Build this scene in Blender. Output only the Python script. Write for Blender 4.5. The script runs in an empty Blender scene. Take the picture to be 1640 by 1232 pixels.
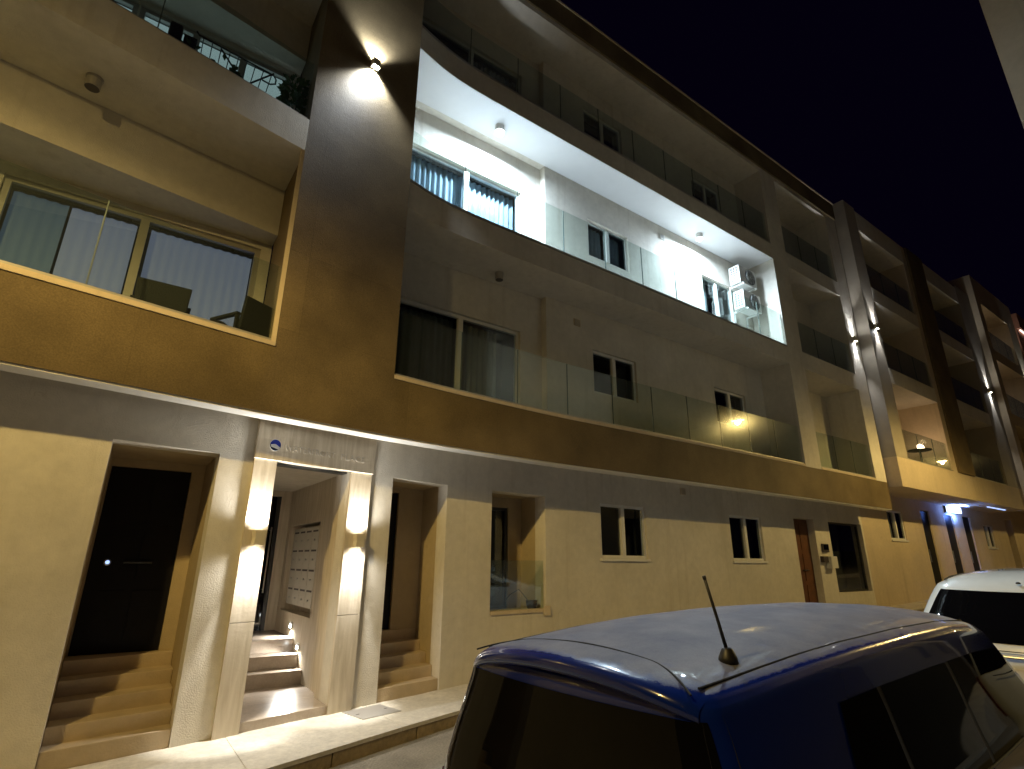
import bpy, bmesh, math, random
from mathutils import Vector, Matrix
import numpy as np
random.seed(7)
C = bpy.context.scene.collection
SC = bpy.context.scene
H = 1.82                       # eye height above the road: numbers called "rel" below are measured from the eye
# ------------------------------------------------------------------ camera, world, light, exposure
cam = bpy.data.cameras.new('camera'); cam_o = bpy.data.objects.new('camera', cam); C.objects.link(cam_o)
yaw, pit, rol = 0.6147548, 0.3139618, 0.0089558
fwd = Vector((math.sin(yaw)*math.cos(pit), math.cos(yaw)*math.cos(pit), math.sin(pit)))
r0 = Vector((math.cos(yaw), -math.sin(yaw), 0)); u0 = r0.cross(fwd)
rt = math.cos(rol)*r0 + math.sin(rol)*u0; up = -math.sin(rol)*r0 + math.cos(rol)*u0
M = Matrix((rt, up, -fwd)).transposed().to_4x4(); M.translation = Vector((0, 0, H))
cam_o.matrix_world = M
cam.sensor_width = 36; cam.sensor_fit = 'HORIZONTAL'; cam.lens = 873.62/1640*36
cam.clip_start = 0.05; cam.clip_end = 600
SC.camera = cam_o
world = bpy.data.worlds.new('World'); SC.world = world; world.use_nodes = True
wn = world.node_tree.nodes; wl = world.node_tree.links; wn.clear()
sky = wn.new('ShaderNodeTexSky'); sky.sky_type = 'NISHITA'; sky.sun_disc = False
sky.sun_elevation = math.radians(-14); sky.sun_rotation = math.radians(250); sky.altitude = 20
bg = wn.new('ShaderNodeBackground'); bg.inputs['Strength'].default_value = 0.06
wo = wn.new('ShaderNodeOutputWorld')
nv = wn.new('ShaderNodeVectorMath'); nv.operation = 'ADD'; nv.inputs[1].default_value = (0.016, 0.007, 0.056)   # town glow on a night sky
wl.new(sky.outputs[0], nv.inputs[0]); wl.new(nv.outputs[0], bg.inputs[0]); wl.new(bg.outputs[0], wo.inputs[0])
SC.view_settings.view_transform = 'Standard'; SC.view_settings.look = 'None'
SC.view_settings.exposure = 0.0; SC.view_settings.gamma = 1.0
SC.render.engine = 'CYCLES'
SC.cycles.max_bounces = 10; SC.cycles.transparent_max_bounces = 24; SC.cycles.sample_clamp_indirect = 8.0
SC.cycles.use_denoising = True; SC.cycles.caustics_reflective = False; SC.cycles.caustics_refractive = False
SODIUM = (1.0, 0.70, 0.23); COOL = (0.66, 0.83, 1.0); NEUT = (1.0, 0.97, 0.90)

# ------------------------------------------------------------------ materials
MATS = {}
def mat(name, col, rough=0.6, metal=0.0, bump=0.0, bscale=60.0, var=0.0, vscale=3.0, spec=0.5, coat=0.0, emit=None, estr=0.0, var2=0.0, v2scale=25.0):
    m = bpy.data.materials.new(name); m.use_nodes = True; MATS[name] = m
    nt = m.node_tree; b = nt.nodes['Principled BSDF']
    b.inputs['Base Color'].default_value = (*col, 1); b.inputs['Roughness'].default_value = rough
    b.inputs['Metallic'].default_value = metal; b.inputs['Specular IOR Level'].default_value = spec
    b.inputs['Coat Weight'].default_value = coat; b.inputs['Coat Roughness'].default_value = 0.04
    if emit: b.inputs['Emission Color'].default_value = (*emit, 1); b.inputs['Emission Strength'].default_value = estr
    geo = nt.nodes.new('ShaderNodeNewGeometry')
    if var or var2:
        mul = None
        for amt, sc_ in ((var, vscale), (var2, v2scale)):
            if not amt: continue
            n = nt.nodes.new('ShaderNodeTexNoise'); n.inputs['Scale'].default_value = sc_; n.inputs['Detail'].default_value = 6
            n.inputs['Roughness'].default_value = 0.62
            nt.links.new(geo.outputs['Position'], n.inputs['Vector'])
            mr = nt.nodes.new('ShaderNodeMapRange'); mr.inputs[1].default_value = 0.3; mr.inputs[2].default_value = 0.7
            mr.inputs[3].default_value = 1-amt; mr.inputs[4].default_value = 1+amt
            nt.links.new(n.outputs[0], mr.inputs[0])
            if mul is None: mul = mr.outputs[0]
            else:
                mm = nt.nodes.new('ShaderNodeMath'); mm.operation = 'MULTIPLY'
                nt.links.new(mul, mm.inputs[0]); nt.links.new(mr.outputs[0], mm.inputs[1]); mul = mm.outputs[0]
        mx = nt.nodes.new('ShaderNodeVectorMath'); mx.operation = 'SCALE'; mx.inputs[0].default_value = col
        nt.links.new(mul, mx.inputs['Scale']); nt.links.new(mx.outputs[0], b.inputs['Base Color'])
        m['colour_out'] = 1
    if bump:
        n = nt.nodes.new('ShaderNodeTexNoise'); n.inputs['Scale'].default_value = bscale; n.inputs['Detail'].default_value = 5
        nt.links.new(geo.outputs['Position'], n.inputs['Vector'])
        bp = nt.nodes.new('ShaderNodeBump'); bp.inputs['Strength'].default_value = bump; bp.inputs['Distance'].default_value = 0.02
        nt.links.new(n.outputs[0], bp.inputs['Height']); nt.links.new(bp.outputs[0], b.inputs['Normal'])
    return m
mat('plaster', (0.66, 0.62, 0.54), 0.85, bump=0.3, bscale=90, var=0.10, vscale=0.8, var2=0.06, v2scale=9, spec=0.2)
mat('plaster_warm', (0.60, 0.50, 0.36), 0.85, bump=0.25, bscale=90, var=0.10, vscale=0.7, var2=0.05, v2scale=11, spec=0.2)
mat('unlit_wall', (0.045, 0.04, 0.03), 0.9, bump=0.3, bscale=40, var=0.2, vscale=1.2)  # unlit look put into the house wall's colour, keeps car reflections dark
mat('recess_shade', (0.46, 0.37, 0.23), 0.85, bump=0.25, bscale=90, var=0.10, vscale=0.8, var2=0.05, v2scale=11, spec=0.2)  # wall plaster darkened: the shade inside the recesses is put into this colour
mat('plaster_red', (0.45, 0.20, 0.13), 0.85, bump=0.2, bscale=80, var=0.12, vscale=0.8, spec=0.2)
mat('travertine', (0.62, 0.55, 0.44), 0.45, bump=0.06, bscale=40, var=0.06, vscale=2)
mat('tile_floor', (0.42, 0.35, 0.28), 0.22, var=0.12, vscale=5, var2=0.06, v2scale=40)
mat('fin_paint', (0.36, 0.32, 0.26), 0.7, bump=0.1, bscale=60, var=0.1, vscale=1.5)
mat('white_paint', (0.80, 0.81, 0.82), 0.6, var=0.02)
mat('white_tile', (0.78, 0.77, 0.74), 0.4)
mat('step_stone', (0.50, 0.40, 0.27), 0.6, bump=0.15, bscale=60, var=0.12, vscale=4)
mat('pavement', (0.58, 0.54, 0.46), 0.8, bump=0.4, bscale=30, var=0.18, vscale=2.2, var2=0.12, v2scale=18)
mat('kerb_stone', (0.30, 0.23, 0.13), 0.85, bump=0.6, bscale=16, var=0.3, vscale=3.5, var2=0.2, v2scale=22)
mat('asphalt', (0.25, 0.225, 0.18), 0.85, bump=0.7, bscale=45, var=0.28, vscale=1.6, var2=0.2, v2scale=40)
mat('white_frame', (0.75, 0.74, 0.70), 0.35)
mat('frame_grey', (0.34, 0.32, 0.29), 0.45)
mat('dark_frame', (0.03, 0.03, 0.03), 0.4)
mat('door_black', (0.005, 0.004, 0.005), 0.5, spec=0.25)
mat('door_wood', (0.12, 0.042, 0.014), 0.5, var=0.3, vscale=6)
mat('curtain_dark', (0.20, 0.20, 0.15), 0.9, var=0.15, vscale=5)
mat('curtain_pale', (0.40, 0.46, 0.52), 0.9, var=0.25, vscale=2.2)
mat('curtain_grey', (0.38, 0.38, 0.36), 0.9)
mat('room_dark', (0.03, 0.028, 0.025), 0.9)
mat('blind_lit', (0.34, 0.34, 0.37), 0.9, emit=(0.70, 0.74, 1.0), estr=0.20)
mat('blind_teal', (0.22, 0.26, 0.30), 0.9, emit=(0.50, 0.74, 1.0), estr=0.09)
mat('blind_bright', (0.6, 0.6, 0.6), 0.9, emit=(0.76, 0.95, 0.95), estr=0.44)
mat('black_plastic', (0.015, 0.014, 0.015), 0.45)
mat('wicker', (0.005, 0.0045, 0.005), 0.7, bump=0.5, bscale=120)
mat('steel', (0.55, 0.55, 0.55), 0.3, metal=1.0)
mat('galv', (0.45, 0.43, 0.40), 0.5, metal=0.6)
mat('ac_white', (0.72, 0.72, 0.68), 0.45)
mat('ac_dark', (0.03, 0.03, 0.03), 0.6)
mat('box_white', (0.68, 0.66, 0.60), 0.4)
mat('box_grey', (0.06, 0.05, 0.05), 0.4)
mat('sconce', (0.62, 0.56, 0.42), 0.5)
mat('letter', (0.50, 0.46, 0.40), 0.4)
mat('logo_blue', (0.012, 0.03, 0.30), 0.35); mat('logo_white', (0.75, 0.76, 0.76), 0.35); mat('logo_navy', (0.01, 0.02, 0.05), 0.35)
mat('terracotta', (0.03, 0.022, 0.02), 0.6)
mat('leaf', (0.05, 0.11, 0.03), 0.6)
mat('rubber', (0.015, 0.015, 0.015), 0.8)
mat('rim', (0.5, 0.5, 0.52), 0.3, metal=0.9)
mat('trim_gap', (0.004, 0.004, 0.005), 0.8)
mat('lamp_red', (0.35, 0.01, 0.01), 0.2, coat=1.0)
mat('paint_white', (0.66, 0.68, 0.66), 0.30, coat=1.0, var=0.05, vscale=6)
mat('car_glass', (0.003, 0.003, 0.004), 0.03, spec=0.14)
mat('side_glass', (0.003, 0.003, 0.004), 0.03, spec=0.10); MATS['side_glass'].node_tree.nodes['Principled BSDF'].inputs['IOR'].default_value = 1.22
mat('led_white', (0.9, 0.9, 0.9), 0.5, emit=(0.88, 0.96, 1.0), estr=60)
mat('led_ball', (0.9, 0.9, 0.9), 0.5, emit=(0.88, 0.96, 1.0), estr=7)
mat('led_warm', (0.9, 0.9, 0.9), 0.5, emit=(1.0, 0.94, 0.84), estr=40)
mat('sodium_lens', (0.9, 0.8, 0.5), 0.5, emit=SODIUM, estr=45)
mat('sign_face', (0.9, 0.9, 0.9), 0.5, emit=(0.70, 0.84, 1.0), estr=3.5)
mat('tube_blue', (0.9, 0.9, 0.9), 0.5, emit=(0.35, 0.52, 1.0), estr=1.6)
mat('glass_edge', (0.10, 0.13, 0.12), 0.25)
mat('candle', (0.9, 0.8, 0.6), 0.5, emit=(1.0, 0.72, 0.5), estr=14)

def stains(name, col):
    nt = MATS[name].node_tree; N = nt.nodes; L = nt.links; b = N['Principled BSDF']; src = b.inputs['Base Color'].links[0].from_socket
    geo = N.new('ShaderNodeNewGeometry'); mp = N.new('ShaderNodeMapping'); mp.inputs['Scale'].default_value = (5.5, 5.5, 0.28); L.new(geo.outputs['Position'], mp.inputs[0])
    n = N.new('ShaderNodeTexNoise'); n.inputs['Scale'].default_value = 1.0; n.inputs['Detail'].default_value = 5; n.inputs['Roughness'].default_value = 0.6; L.new(mp.outputs[0], n.inputs['Vector'])
    r = N.new('ShaderNodeMapRange'); r.inputs[1].default_value = 0.56; r.inputs[2].default_value = 0.74; r.inputs[3].default_value = 0; r.inputs[4].default_value = 0.32; L.new(n.outputs[0], r.inputs[0])
    v = N.new('ShaderNodeTexVoronoi'); v.feature = 'DISTANCE_TO_EDGE'; v.inputs['Scale'].default_value = 0.55
    nd = N.new('ShaderNodeTexNoise'); nd.inputs['Scale'].default_value = 3.0; nd.inputs['Detail'].default_value = 6; L.new(geo.outputs['Position'], nd.inputs['Vector'])
    va = N.new('ShaderNodeVectorMath'); va.operation = 'MULTIPLY_ADD'; va.inputs[1].default_value = (0.5, 0.5, 0.5); L.new(nd.outputs['Color'], va.inputs[0]); L.new(geo.outputs['Position'], va.inputs[2]); L.new(va.outputs[0], v.inputs['Vector'])
    cr = N.new('ShaderNodeMapRange'); cr.inputs[1].default_value = 0.0; cr.inputs[2].default_value = 0.0035; cr.inputs[3].default_value = 0.30; cr.inputs[4].default_value = 0.0; L.new(v.outputs['Distance'], cr.inputs[0])
    big = N.new('ShaderNodeMapRange'); big.inputs[1].default_value = 0.52; big.inputs[2].default_value = 0.60; L.new(nd.outputs[0], big.inputs[0])
    cm = N.new('ShaderNodeMath'); cm.operation = 'MULTIPLY'; L.new(cr.outputs[0], cm.inputs[0]); L.new(big.outputs[0], cm.inputs[1])
    mxm = N.new('ShaderNodeMath'); mxm.operation = 'MAXIMUM'; L.new(r.outputs[0], mxm.inputs[0]); L.new(cm.outputs[0], mxm.inputs[1])
    mx = N.new('ShaderNodeMix'); mx.data_type = 'RGBA'; L.new(mxm.outputs[0], mx.inputs['Factor']); L.new(src, mx.inputs['A']); mx.inputs['B'].default_value = (*col, 1); L.new(mx.outputs['Result'], b.inputs['Base Color'])
stains('plaster', (0.40, 0.34, 0.25)); stains('plaster_warm', (0.34, 0.26, 0.17)); stains('pavement', (0.30, 0.26, 0.20))
def cladding():
    m = mat('stone_clad', (0.165, 0.122, 0.064), 0.7, bump=0.18, bscale=70, spec=0.25)
    nt = m.node_tree; N = nt.nodes; L = nt.links; b = N['Principled BSDF']
    geo = N.new('ShaderNodeNewGeometry'); sp = N.new('ShaderNodeSeparateXYZ'); cb = N.new('ShaderNodeCombineXYZ')
    L.new(geo.outputs['Position'], sp.inputs[0]); L.new(sp.outputs[0], cb.inputs[0]); L.new(sp.outputs[2], cb.inputs[1])
    mp = N.new('ShaderNodeMapping'); mp.inputs['Location'].default_value = (0.16, -0.30, 0); L.new(cb.outputs[0], mp.inputs[0])
    br = N.new('ShaderNodeTexBrick'); br.inputs['Scale'].default_value = 1.0; br.inputs['Brick Width'].default_value = 1.48
    br.inputs['Row Height'].default_value = 0.99; br.inputs['Mortar Size'].default_value = 0.004; br.offset = 0
    br.inputs['Color1'].default_value = (0.93, 0.93, 0.93, 1); br.inputs['Color2'].default_value = (1.07, 1.07, 1.07, 1); br.inputs['Mortar'].default_value = (0.84, 0.84, 0.84, 1)
    L.new(mp.outputs[0], br.inputs[0])
    def noise(scale, lo, hi, detail=6):
        n = N.new('ShaderNodeTexNoise'); n.inputs['Scale'].default_value = scale; n.inputs['Detail'].default_value = detail
        L.new(geo.outputs['Position'], n.inputs['Vector'])
        r = N.new('ShaderNodeMapRange'); r.inputs[1].default_value = 0.32; r.inputs[2].default_value = 0.68; r.inputs[3].default_value = lo; r.inputs[4].default_value = hi
        L.new(n.outputs[0], r.inputs[0]); return r.outputs[0]
    a, c = noise(1.3, 0.74, 1.22), noise(75, 0.84, 1.16)
    mm = N.new('ShaderNodeMath'); mm.operation = 'MULTIPLY'; L.new(a, mm.inputs[0]); L.new(c, mm.inputs[1])
    sc = N.new('ShaderNodeVectorMath'); sc.operation = 'SCALE'; sc.inputs[0].default_value = (0.165, 0.122, 0.064); L.new(mm.outputs[0], sc.inputs['Scale'])
    mu = N.new('ShaderNodeVectorMath'); mu.operation = 'MULTIPLY'; L.new(sc.outputs[0], mu.inputs[0]); L.new(br.outputs[0], mu.inputs[1])
    L.new(mu.outputs[0], b.inputs['Base Color'])
cladding()
def veined(name):
    nt = MATS[name].node_tree; N = nt.nodes; L = nt.links; b = N['Principled BSDF']
    geo = N.new('ShaderNodeNewGeometry'); mp = N.new('ShaderNodeMapping'); mp.inputs['Scale'].default_value = (9, 9, 0.9)
    L.new(geo.outputs['Position'], mp.inputs[0])
    n = N.new('ShaderNodeTexNoise'); n.inputs['Scale'].default_value = 2.2; n.inputs['Detail'].default_value = 7; n.inputs['Distortion'].default_value = 0.6
    L.new(mp.outputs[0], n.inputs['Vector'])
    cr = N.new('ShaderNodeValToRGB'); cr.color_ramp.elements[0].position = 0.3; cr.color_ramp.elements[0].color = (0.50, 0.43, 0.32, 1)
    cr.color_ramp.elements[1].position = 0.7; cr.color_ramp.elements[1].color = (0.68, 0.61, 0.50, 1)
    L.new(n.outputs[0], cr.inputs[0]); L.new(cr.outputs[0], b.inputs['Base Color'])
veined('travertine')
def glassy(name, tint, ior, boost, rough=0.0, haze=False):
    m = bpy.data.materials.new(name); m.use_nodes = True; MATS[name] = m
    nt = m.node_tree; N = nt.nodes; L = nt.links; N.clear()
    o = N.new('ShaderNodeOutputMaterial'); mx = N.new('ShaderNodeMixShader'); t = N.new('ShaderNodeBsdfTransparent'); g = N.new('ShaderNodeBsdfGlossy')
    t.inputs[0].default_value = (*tint, 1); g.inputs['Roughness'].default_value = rough
    f = N.new('ShaderNodeLayerWeight'); p = N.new('ShaderNodeMath'); p.operation = 'POWER'; p.inputs[1].default_value = 5.0; L.new(f.outputs['Facing'], p.inputs[0])
    ma = N.new('ShaderNodeMath'); ma.operation = 'MULTIPLY_ADD'; ma.inputs[1].default_value = 0.95*boost; ma.inputs[2].default_value = 0.045*boost; ma.use_clamp = True
    L.new(p.outputs[0], ma.inputs[0]); L.new(ma.outputs[0], mx.inputs[0]); L.new(t.outputs[0], mx.inputs[1]); L.new(g.outputs[0], mx.inputs[2]); 
    if haze:
        d = N.new('ShaderNodeBsdfDiffuse'); d.inputs[0].default_value = (0.62, 0.72, 0.68, 1); g2 = N.new('ShaderNodeBsdfGlossy'); g2.inputs['Roughness'].default_value = 0.17
        m1 = N.new('ShaderNodeMixShader'); m1.inputs[0].default_value = 0.008; L.new(mx.outputs[0], m1.inputs[1]); L.new(d.outputs[0], m1.inputs[2])
        m2 = N.new('ShaderNodeMixShader'); m2.inputs[0].default_value = 0.03; L.new(m1.outputs[0], m2.inputs[1]); L.new(g2.outputs[0], m2.inputs[2]); L.new(m2.outputs[0], o.inputs[0])
    else: L.new(mx.outputs[0], o.inputs[0])
glassy('balustrade_glass', (0.90, 0.95, 0.93), 1.5, 1.0, haze=True)
glassy('pane', (0.84, 0.88, 0.90), 1.5, 1.4)
def blue_paint():
    m = mat('paint_blue', (0.003, 0.014, 0.16), 0.3, coat=0.7, spec=0.3); nt = m.node_tree; N = nt.nodes; L = nt.links; b = N['Principled BSDF']
    b.inputs['Metallic'].default_value = 0.0
    geo = N.new('ShaderNodeNewGeometry'); sp = N.new('ShaderNodeSeparateXYZ'); L.new(geo.outputs['Normal'], sp.inputs[0])
    n = N.new('ShaderNodeTexNoise'); n.inputs['Scale'].default_value = 13; n.inputs['Detail'].default_value = 9; n.inputs['Roughness'].default_value = 0.75
    L.new(geo.outputs['Position'], n.inputs['Vector'])
    ns = N.new('ShaderNodeMath'); ns.operation = 'MULTIPLY_ADD'; ns.inputs[1].default_value = 0.22; ns.inputs[2].default_value = -0.11; L.new(n.outputs[0], ns.inputs[0])
    ad = N.new('ShaderNodeMath'); ad.operation = 'ADD'; L.new(sp.outputs[2], ad.inputs[0]); L.new(ns.outputs[0], ad.inputs[1])
    mr = N.new('ShaderNodeMapRange'); mr.inputs[1].default_value = 0.88; mr.inputs[2].default_value = 0.965; mr.inputs[3].default_value = 0.0; mr.inputs[4].default_value = 0.85
    L.new(ad.outputs[0], mr.inputs[0])
    mx = N.new('ShaderNodeMix'); mx.data_type = 'RGBA'; mx.inputs['A'].default_value = (0.003, 0.014, 0.16, 1); 
    n2 = N.new('ShaderNodeTexNoise'); n2.inputs['Scale'].default_value = 3.2; n2.inputs['Detail'].default_value = 10; n2.inputs['Roughness'].default_value = 0.72; L.new(geo.outputs['Position'], n2.inputs['Vector'])
    n3 = N.new('ShaderNodeTexNoise'); n3.inputs['Scale'].default_value = 160; n3.inputs['Detail'].default_value = 3; L.new(geo.outputs['Position'], n3.inputs['Vector'])
    av = N.new('ShaderNodeMath'); av.operation = 'MULTIPLY_ADD'; av.inputs[1].default_value = 0.35; L.new(n3.outputs[0], av.inputs[0]); L.new(n2.outputs[0], av.inputs[2])
    dr = N.new('ShaderNodeValToRGB'); dr.color_ramp.elements[0].position = 0.48; dr.color_ramp.elements[0].color = (0.085, 0.085, 0.105, 1); dr.color_ramp.elements[1].position = 0.88; dr.color_ramp.elements[1].color = (0.20, 0.195, 0.20, 1)
    L.new(av.outputs[0], dr.inputs[0]); L.new(dr.outputs[0], mx.inputs['B'])
    L.new(mr.outputs[0], mx.inputs['Factor']); L.new(mx.outputs['Result'], b.inputs['Base Color'])
    rr = N.new('ShaderNodeMapRange'); rr.inputs[3].default_value = 0.2; rr.inputs[4].default_value = 0.7; L.new(mr.outputs[0], rr.inputs[0]); L.new(rr.outputs[0], b.inputs['Roughness'])
    cw = N.new('ShaderNodeMapRange'); cw.inputs[3].default_value = 0.7; cw.inputs[4].default_value = 0.1; L.new(mr.outputs[0], cw.inputs[0]); L.new(cw.outputs[0], b.inputs['Coat Weight'])
    me = N.new('ShaderNodeMapRange'); me.inputs[3].default_value = 0.0; me.inputs[4].default_value = 0.0; L.new(mr.outputs[0], me.inputs[0]); L.new(me.outputs[0], b.inputs['Metallic'])
blue_paint()

# ------------------------------------------------------------------ mesh helpers
class MB:
    def __init__(s): s.v = []; s.f = []
    def add(s, vs, fs):
        k = len(s.v); s.v += [tuple(p) for p in vs]; s.f += [tuple(i+k for i in f) for f in fs]; return s
    def box(s, x0, x1, y0, y1, z0, z1):
        return s.add([(x0,y0,z0),(x1,y0,z0),(x1,y1,z0),(x0,y1,z0),(x0,y0,z1),(x1,y0,z1),(x1,y1,z1),(x0,y1,z1)],
                     [(0,3,2,1),(4,5,6,7),(0,1,5,4),(1,2,6,5),(2,3,7,6),(3,0,4,7)])
    def obox(s, c, ax, hx, hy, hz):          # box with its x axis along the unit vector ax (in plan)
        ax = Vector((ax[0], ax[1], 0)).normalized(); ay = Vector((-ax.y, ax.x, 0)); c = Vector(c); vs = []
        for sz in (-1, 1):
            for sx, sy in ((-1,-1),(1,-1),(1,1),(-1,1)): vs.append(c + ax*hx*sx + ay*hy*sy + Vector((0,0,hz*sz)))
        return s.add(vs, [(0,3,2,1),(4,5,6,7),(0,1,5,4),(1,2,6,5),(2,3,7,6),(3,0,4,7)])
    def strip(s, xs, yf, yb, z0, z1):        # solid following two plan curves; yf, yb, z0, z1 are functions of x or numbers
        F = [(q if callable(q) else (lambda x, q=q: q)) for q in (yf, yb, z0, z1)]
        vs = []
        for x in xs: vs += [(x,F[0](x),F[2](x)),(x,F[1](x),F[2](x)),(x,F[1](x),F[3](x)),(x,F[0](x),F[3](x))]
        n = len(xs); fs = [(0,1,2,3), tuple((n-1)*4+i for i in (3,2,1,0))]
        for i in range(n-1):
            a = 4*i; b = a+4
            fs += [(a,a+3,b+3,b),(a+3,a+2,b+2,b+3),(a+2,a+1,b+1,b+2),(a+1,a,b,b+1)]
        return s.add(vs, fs)
    def tube(s, pts, r, n=8, cap=True):
        pts = [Vector(p) for p in pts]; rings = []
        rr = r if isinstance(r, (list, tuple)) else [r]*len(pts)
        for i, p in enumerate(pts):
            d = (pts[min(i+1,len(pts)-1)] - pts[max(i-1,0)]).normalized()
            a = d.orthogonal().normalized() if i == 0 else (pa - d*pa.dot(d)).normalized()
            pa = a; b = d.cross(a)
            rings.append([p + rr[i]*(math.cos(t)*a + math.sin(t)*b) for t in [2*math.pi*k/n for k in range(n)]])
        vs = [q for g in rings for q in g]; fs = []
        for i in range(len(pts)-1):
            for k in range(n): fs.append((i*n+k, i*n+(k+1)%n, (i+1)*n+(k+1)%n, (i+1)*n+k))
        if cap: fs += [tuple(range(n-1,-1,-1)), tuple((len(pts)-1)*n+k for k in range(n))]
        return s.add(vs, fs)
    def lathe(s, c, prof, n=20):
        vs = []; fs = []
        for r, z in prof: vs += [(c[0]+r*math.cos(2*math.pi*k/n), c[1]+r*math.sin(2*math.pi*k/n), c[2]+z) for k in range(n)]
        for i in range(len(prof)-1):
            for k in range(n): fs.append((i*n+k, i*n+(k+1)%n, (i+1)*n+(k+1)%n, (i+1)*n+k))
        fs += [tuple(range(n-1,-1,-1)), tuple((len(prof)-1)*n+k for k in range(n))]
        return s.add(vs, fs)
    def grid(s, rows, flip=False):
        n = len(rows[0]); vs = [p for r in rows for p in r]; fs = []
        for i in range(len(rows)-1):
            for k in range(n-1):
                q = (i*n+k, i*n+k+1, (i+1)*n+k+1, (i+1)*n+k); fs.append(q[::-1] if flip else q)
        return s.add(vs, fs)
ORG = {}
def build(name, mb, material, parent=None, local=False, smooth=False, bevel=0.0, loc=None):
    """local: vertices already in the parent's own frame; otherwise x, y world and z rel to the eye"""
    me = bpy.data.meshes.new(name)
    if local: vs = mb.v
    else:
        vs = [(x, y, z+H) for x, y, z in mb.v]
        if parent is None:
            a = np.array(vs); o0 = Vector((float((a[:,0].min()+a[:,0].max())/2), float((a[:,1].min()+a[:,1].max())/2), float(a[:,2].min())))
        else: o0 = ORG[parent.name]
        vs = [(x-o0[0], y-o0[1], z-o0[2]) for x, y, z in vs]
    me.from_pydata(vs, [], mb.f); me.update()
    bm = bmesh.new(); bm.from_mesh(me)
    if bevel: bmesh.ops.remove_doubles(bm, verts=bm.verts, dist=1e-5); bmesh.ops.bevel(bm, geom=[e for e in bm.edges if e.is_manifold and e.calc_face_angle(0) > 0.6], offset=bevel, segments=2, affect='EDGES', profile=0.5)
    bmesh.ops.recalc_face_normals(bm, faces=bm.faces); bm.to_mesh(me); bm.free()
    if smooth:
        for p in me.polygons: p.use_smooth = True
    me.materials.append(MATS[material] if isinstance(material, str) else material)
    o = bpy.data.objects.new(name, me); C.objects.link(o)
    if parent is not None: o.parent = parent; ORG[o.name] = ORG.get(parent.name, Vector((0,0,0)))
    elif not local: o.location = o0; ORG[o.name] = o0
    if loc is not None: o.location = loc
    return o
def tag(o, label=None, cat=None, group=None, kind=None):
    if label: o['label'] = label
    if cat: o['category'] = cat
    if group: o['group'] = group
    if kind: o['kind'] = kind
    return o
def thing(name, label, cat, loc, rz=0.0, group=None):     # loc: z rel to the eye
    o = bpy.data.objects.new(name, None); C.objects.link(o); o.empty_display_size = 0.2
    o.location = (loc[0], loc[1], loc[2]+H); o.rotation_euler = (0, 0, rz); ORG[o.name] = Vector(o.location)
    return tag(o, label, cat, group)
def dup(src, loc, rz=None, label=None, group=None):
    r = src.copy(); C.objects.link(r); r.location = (loc[0], loc[1], loc[2]+H); ORG[r.name] = Vector(r.location)
    if rz is not None: r.rotation_euler = (0, 0, rz)
    if label: r['label'] = label
    if group: r['group'] = group
    for ch in list(src.children):
        c = ch.copy(); C.objects.link(c); c.parent = r
        for g in ch.children:
            d = g.copy(); C.objects.link(d); d.parent = c
    return r
def lamp(kind, name, loc, power, col, parent=None, aim=None, size=0.05, spot=80, blend=0.4, soft=0.02):   # loc z rel
    l = bpy.data.lights.new(name, kind); l.energy = power; l.color = col
    if kind == 'SPOT': l.spot_size = math.radians(spot); l.spot_blend = blend; l.shadow_soft_size = soft
    elif kind == 'POINT': l.shadow_soft_size = soft
    else: l.shape = 'DISK'; l.size = size
    o = bpy.data.objects.new(name, l); C.objects.link(o); p = Vector((loc[0], loc[1], loc[2]+H))
    if parent is not None: o.parent = parent; p = p - ORG[parent.name]
    o.location = p
    if aim is not None: o.rotation_euler = Vector(aim).to_track_quat('-Z', 'Y').to_euler()
    return o
def curve(pts):
    X = np.array([p[0] for p in pts], float); Y = np.array([p[1] for p in pts], float)
    gx = np.linspace(X[0], X[-1], 800); gy = np.interp(gx, X, Y); k = 25
    ker = np.ones(k)/k; pad = np.concatenate([gy[0]+(gy[1]-gy[0])*np.arange(-k, 0), gy, gy[-1]+(gy[-1]-gy[-2])*np.arange(1, k+1)])
    sm = np.convolve(pad, ker, 'same')[k:-k]
    return lambda x: float(np.interp(x, gx, sm))
def rng(a, b, step=0.3):
    n = max(1, int(math.ceil((b-a)/step))); return [a+(b-a)*i/n for i in range(n+1)]

# plan curves of the wavy front (distances in metres from the eye)
yf = curve([(-9,4.1),(-1,5.60),(0,5.79),(1,6.0),(1.6,6.11),(2.4,6.24),(3.3,6.36),(4.4,6.44),(5.5,6.5),(18,6.5)])
yu = curve([(2.3,6.25),(2.6,6.30),(3.0,6.42),(3.5,6.49),(4.2,6.5),(18,6.5)])
yw = curve([(-9,4.6),(-0.15,6.20),(0.78,6.40),(2.94,6.93),(3.9,7.10),(5,7.25),(7,7.34),(9,7.37),(60,7.37)])
yl = curve([(-9,5.28),(1.3,7.03)])                        # outer wall of the left balconies
yk = curve([(-9,2.5),(-1,4.66),(1.38,5.37),(2.18,5.65),(3.49,6.10),(5,6.42),(8,6.60),(60,6.62)])   # kerb line
rise = lambda x: 0.034*max(0.0, x-3.5)                     # the street climbs to the right
pav = lambda x: -1.62+rise(x)
road = lambda x: -1.77+rise(x)

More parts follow.
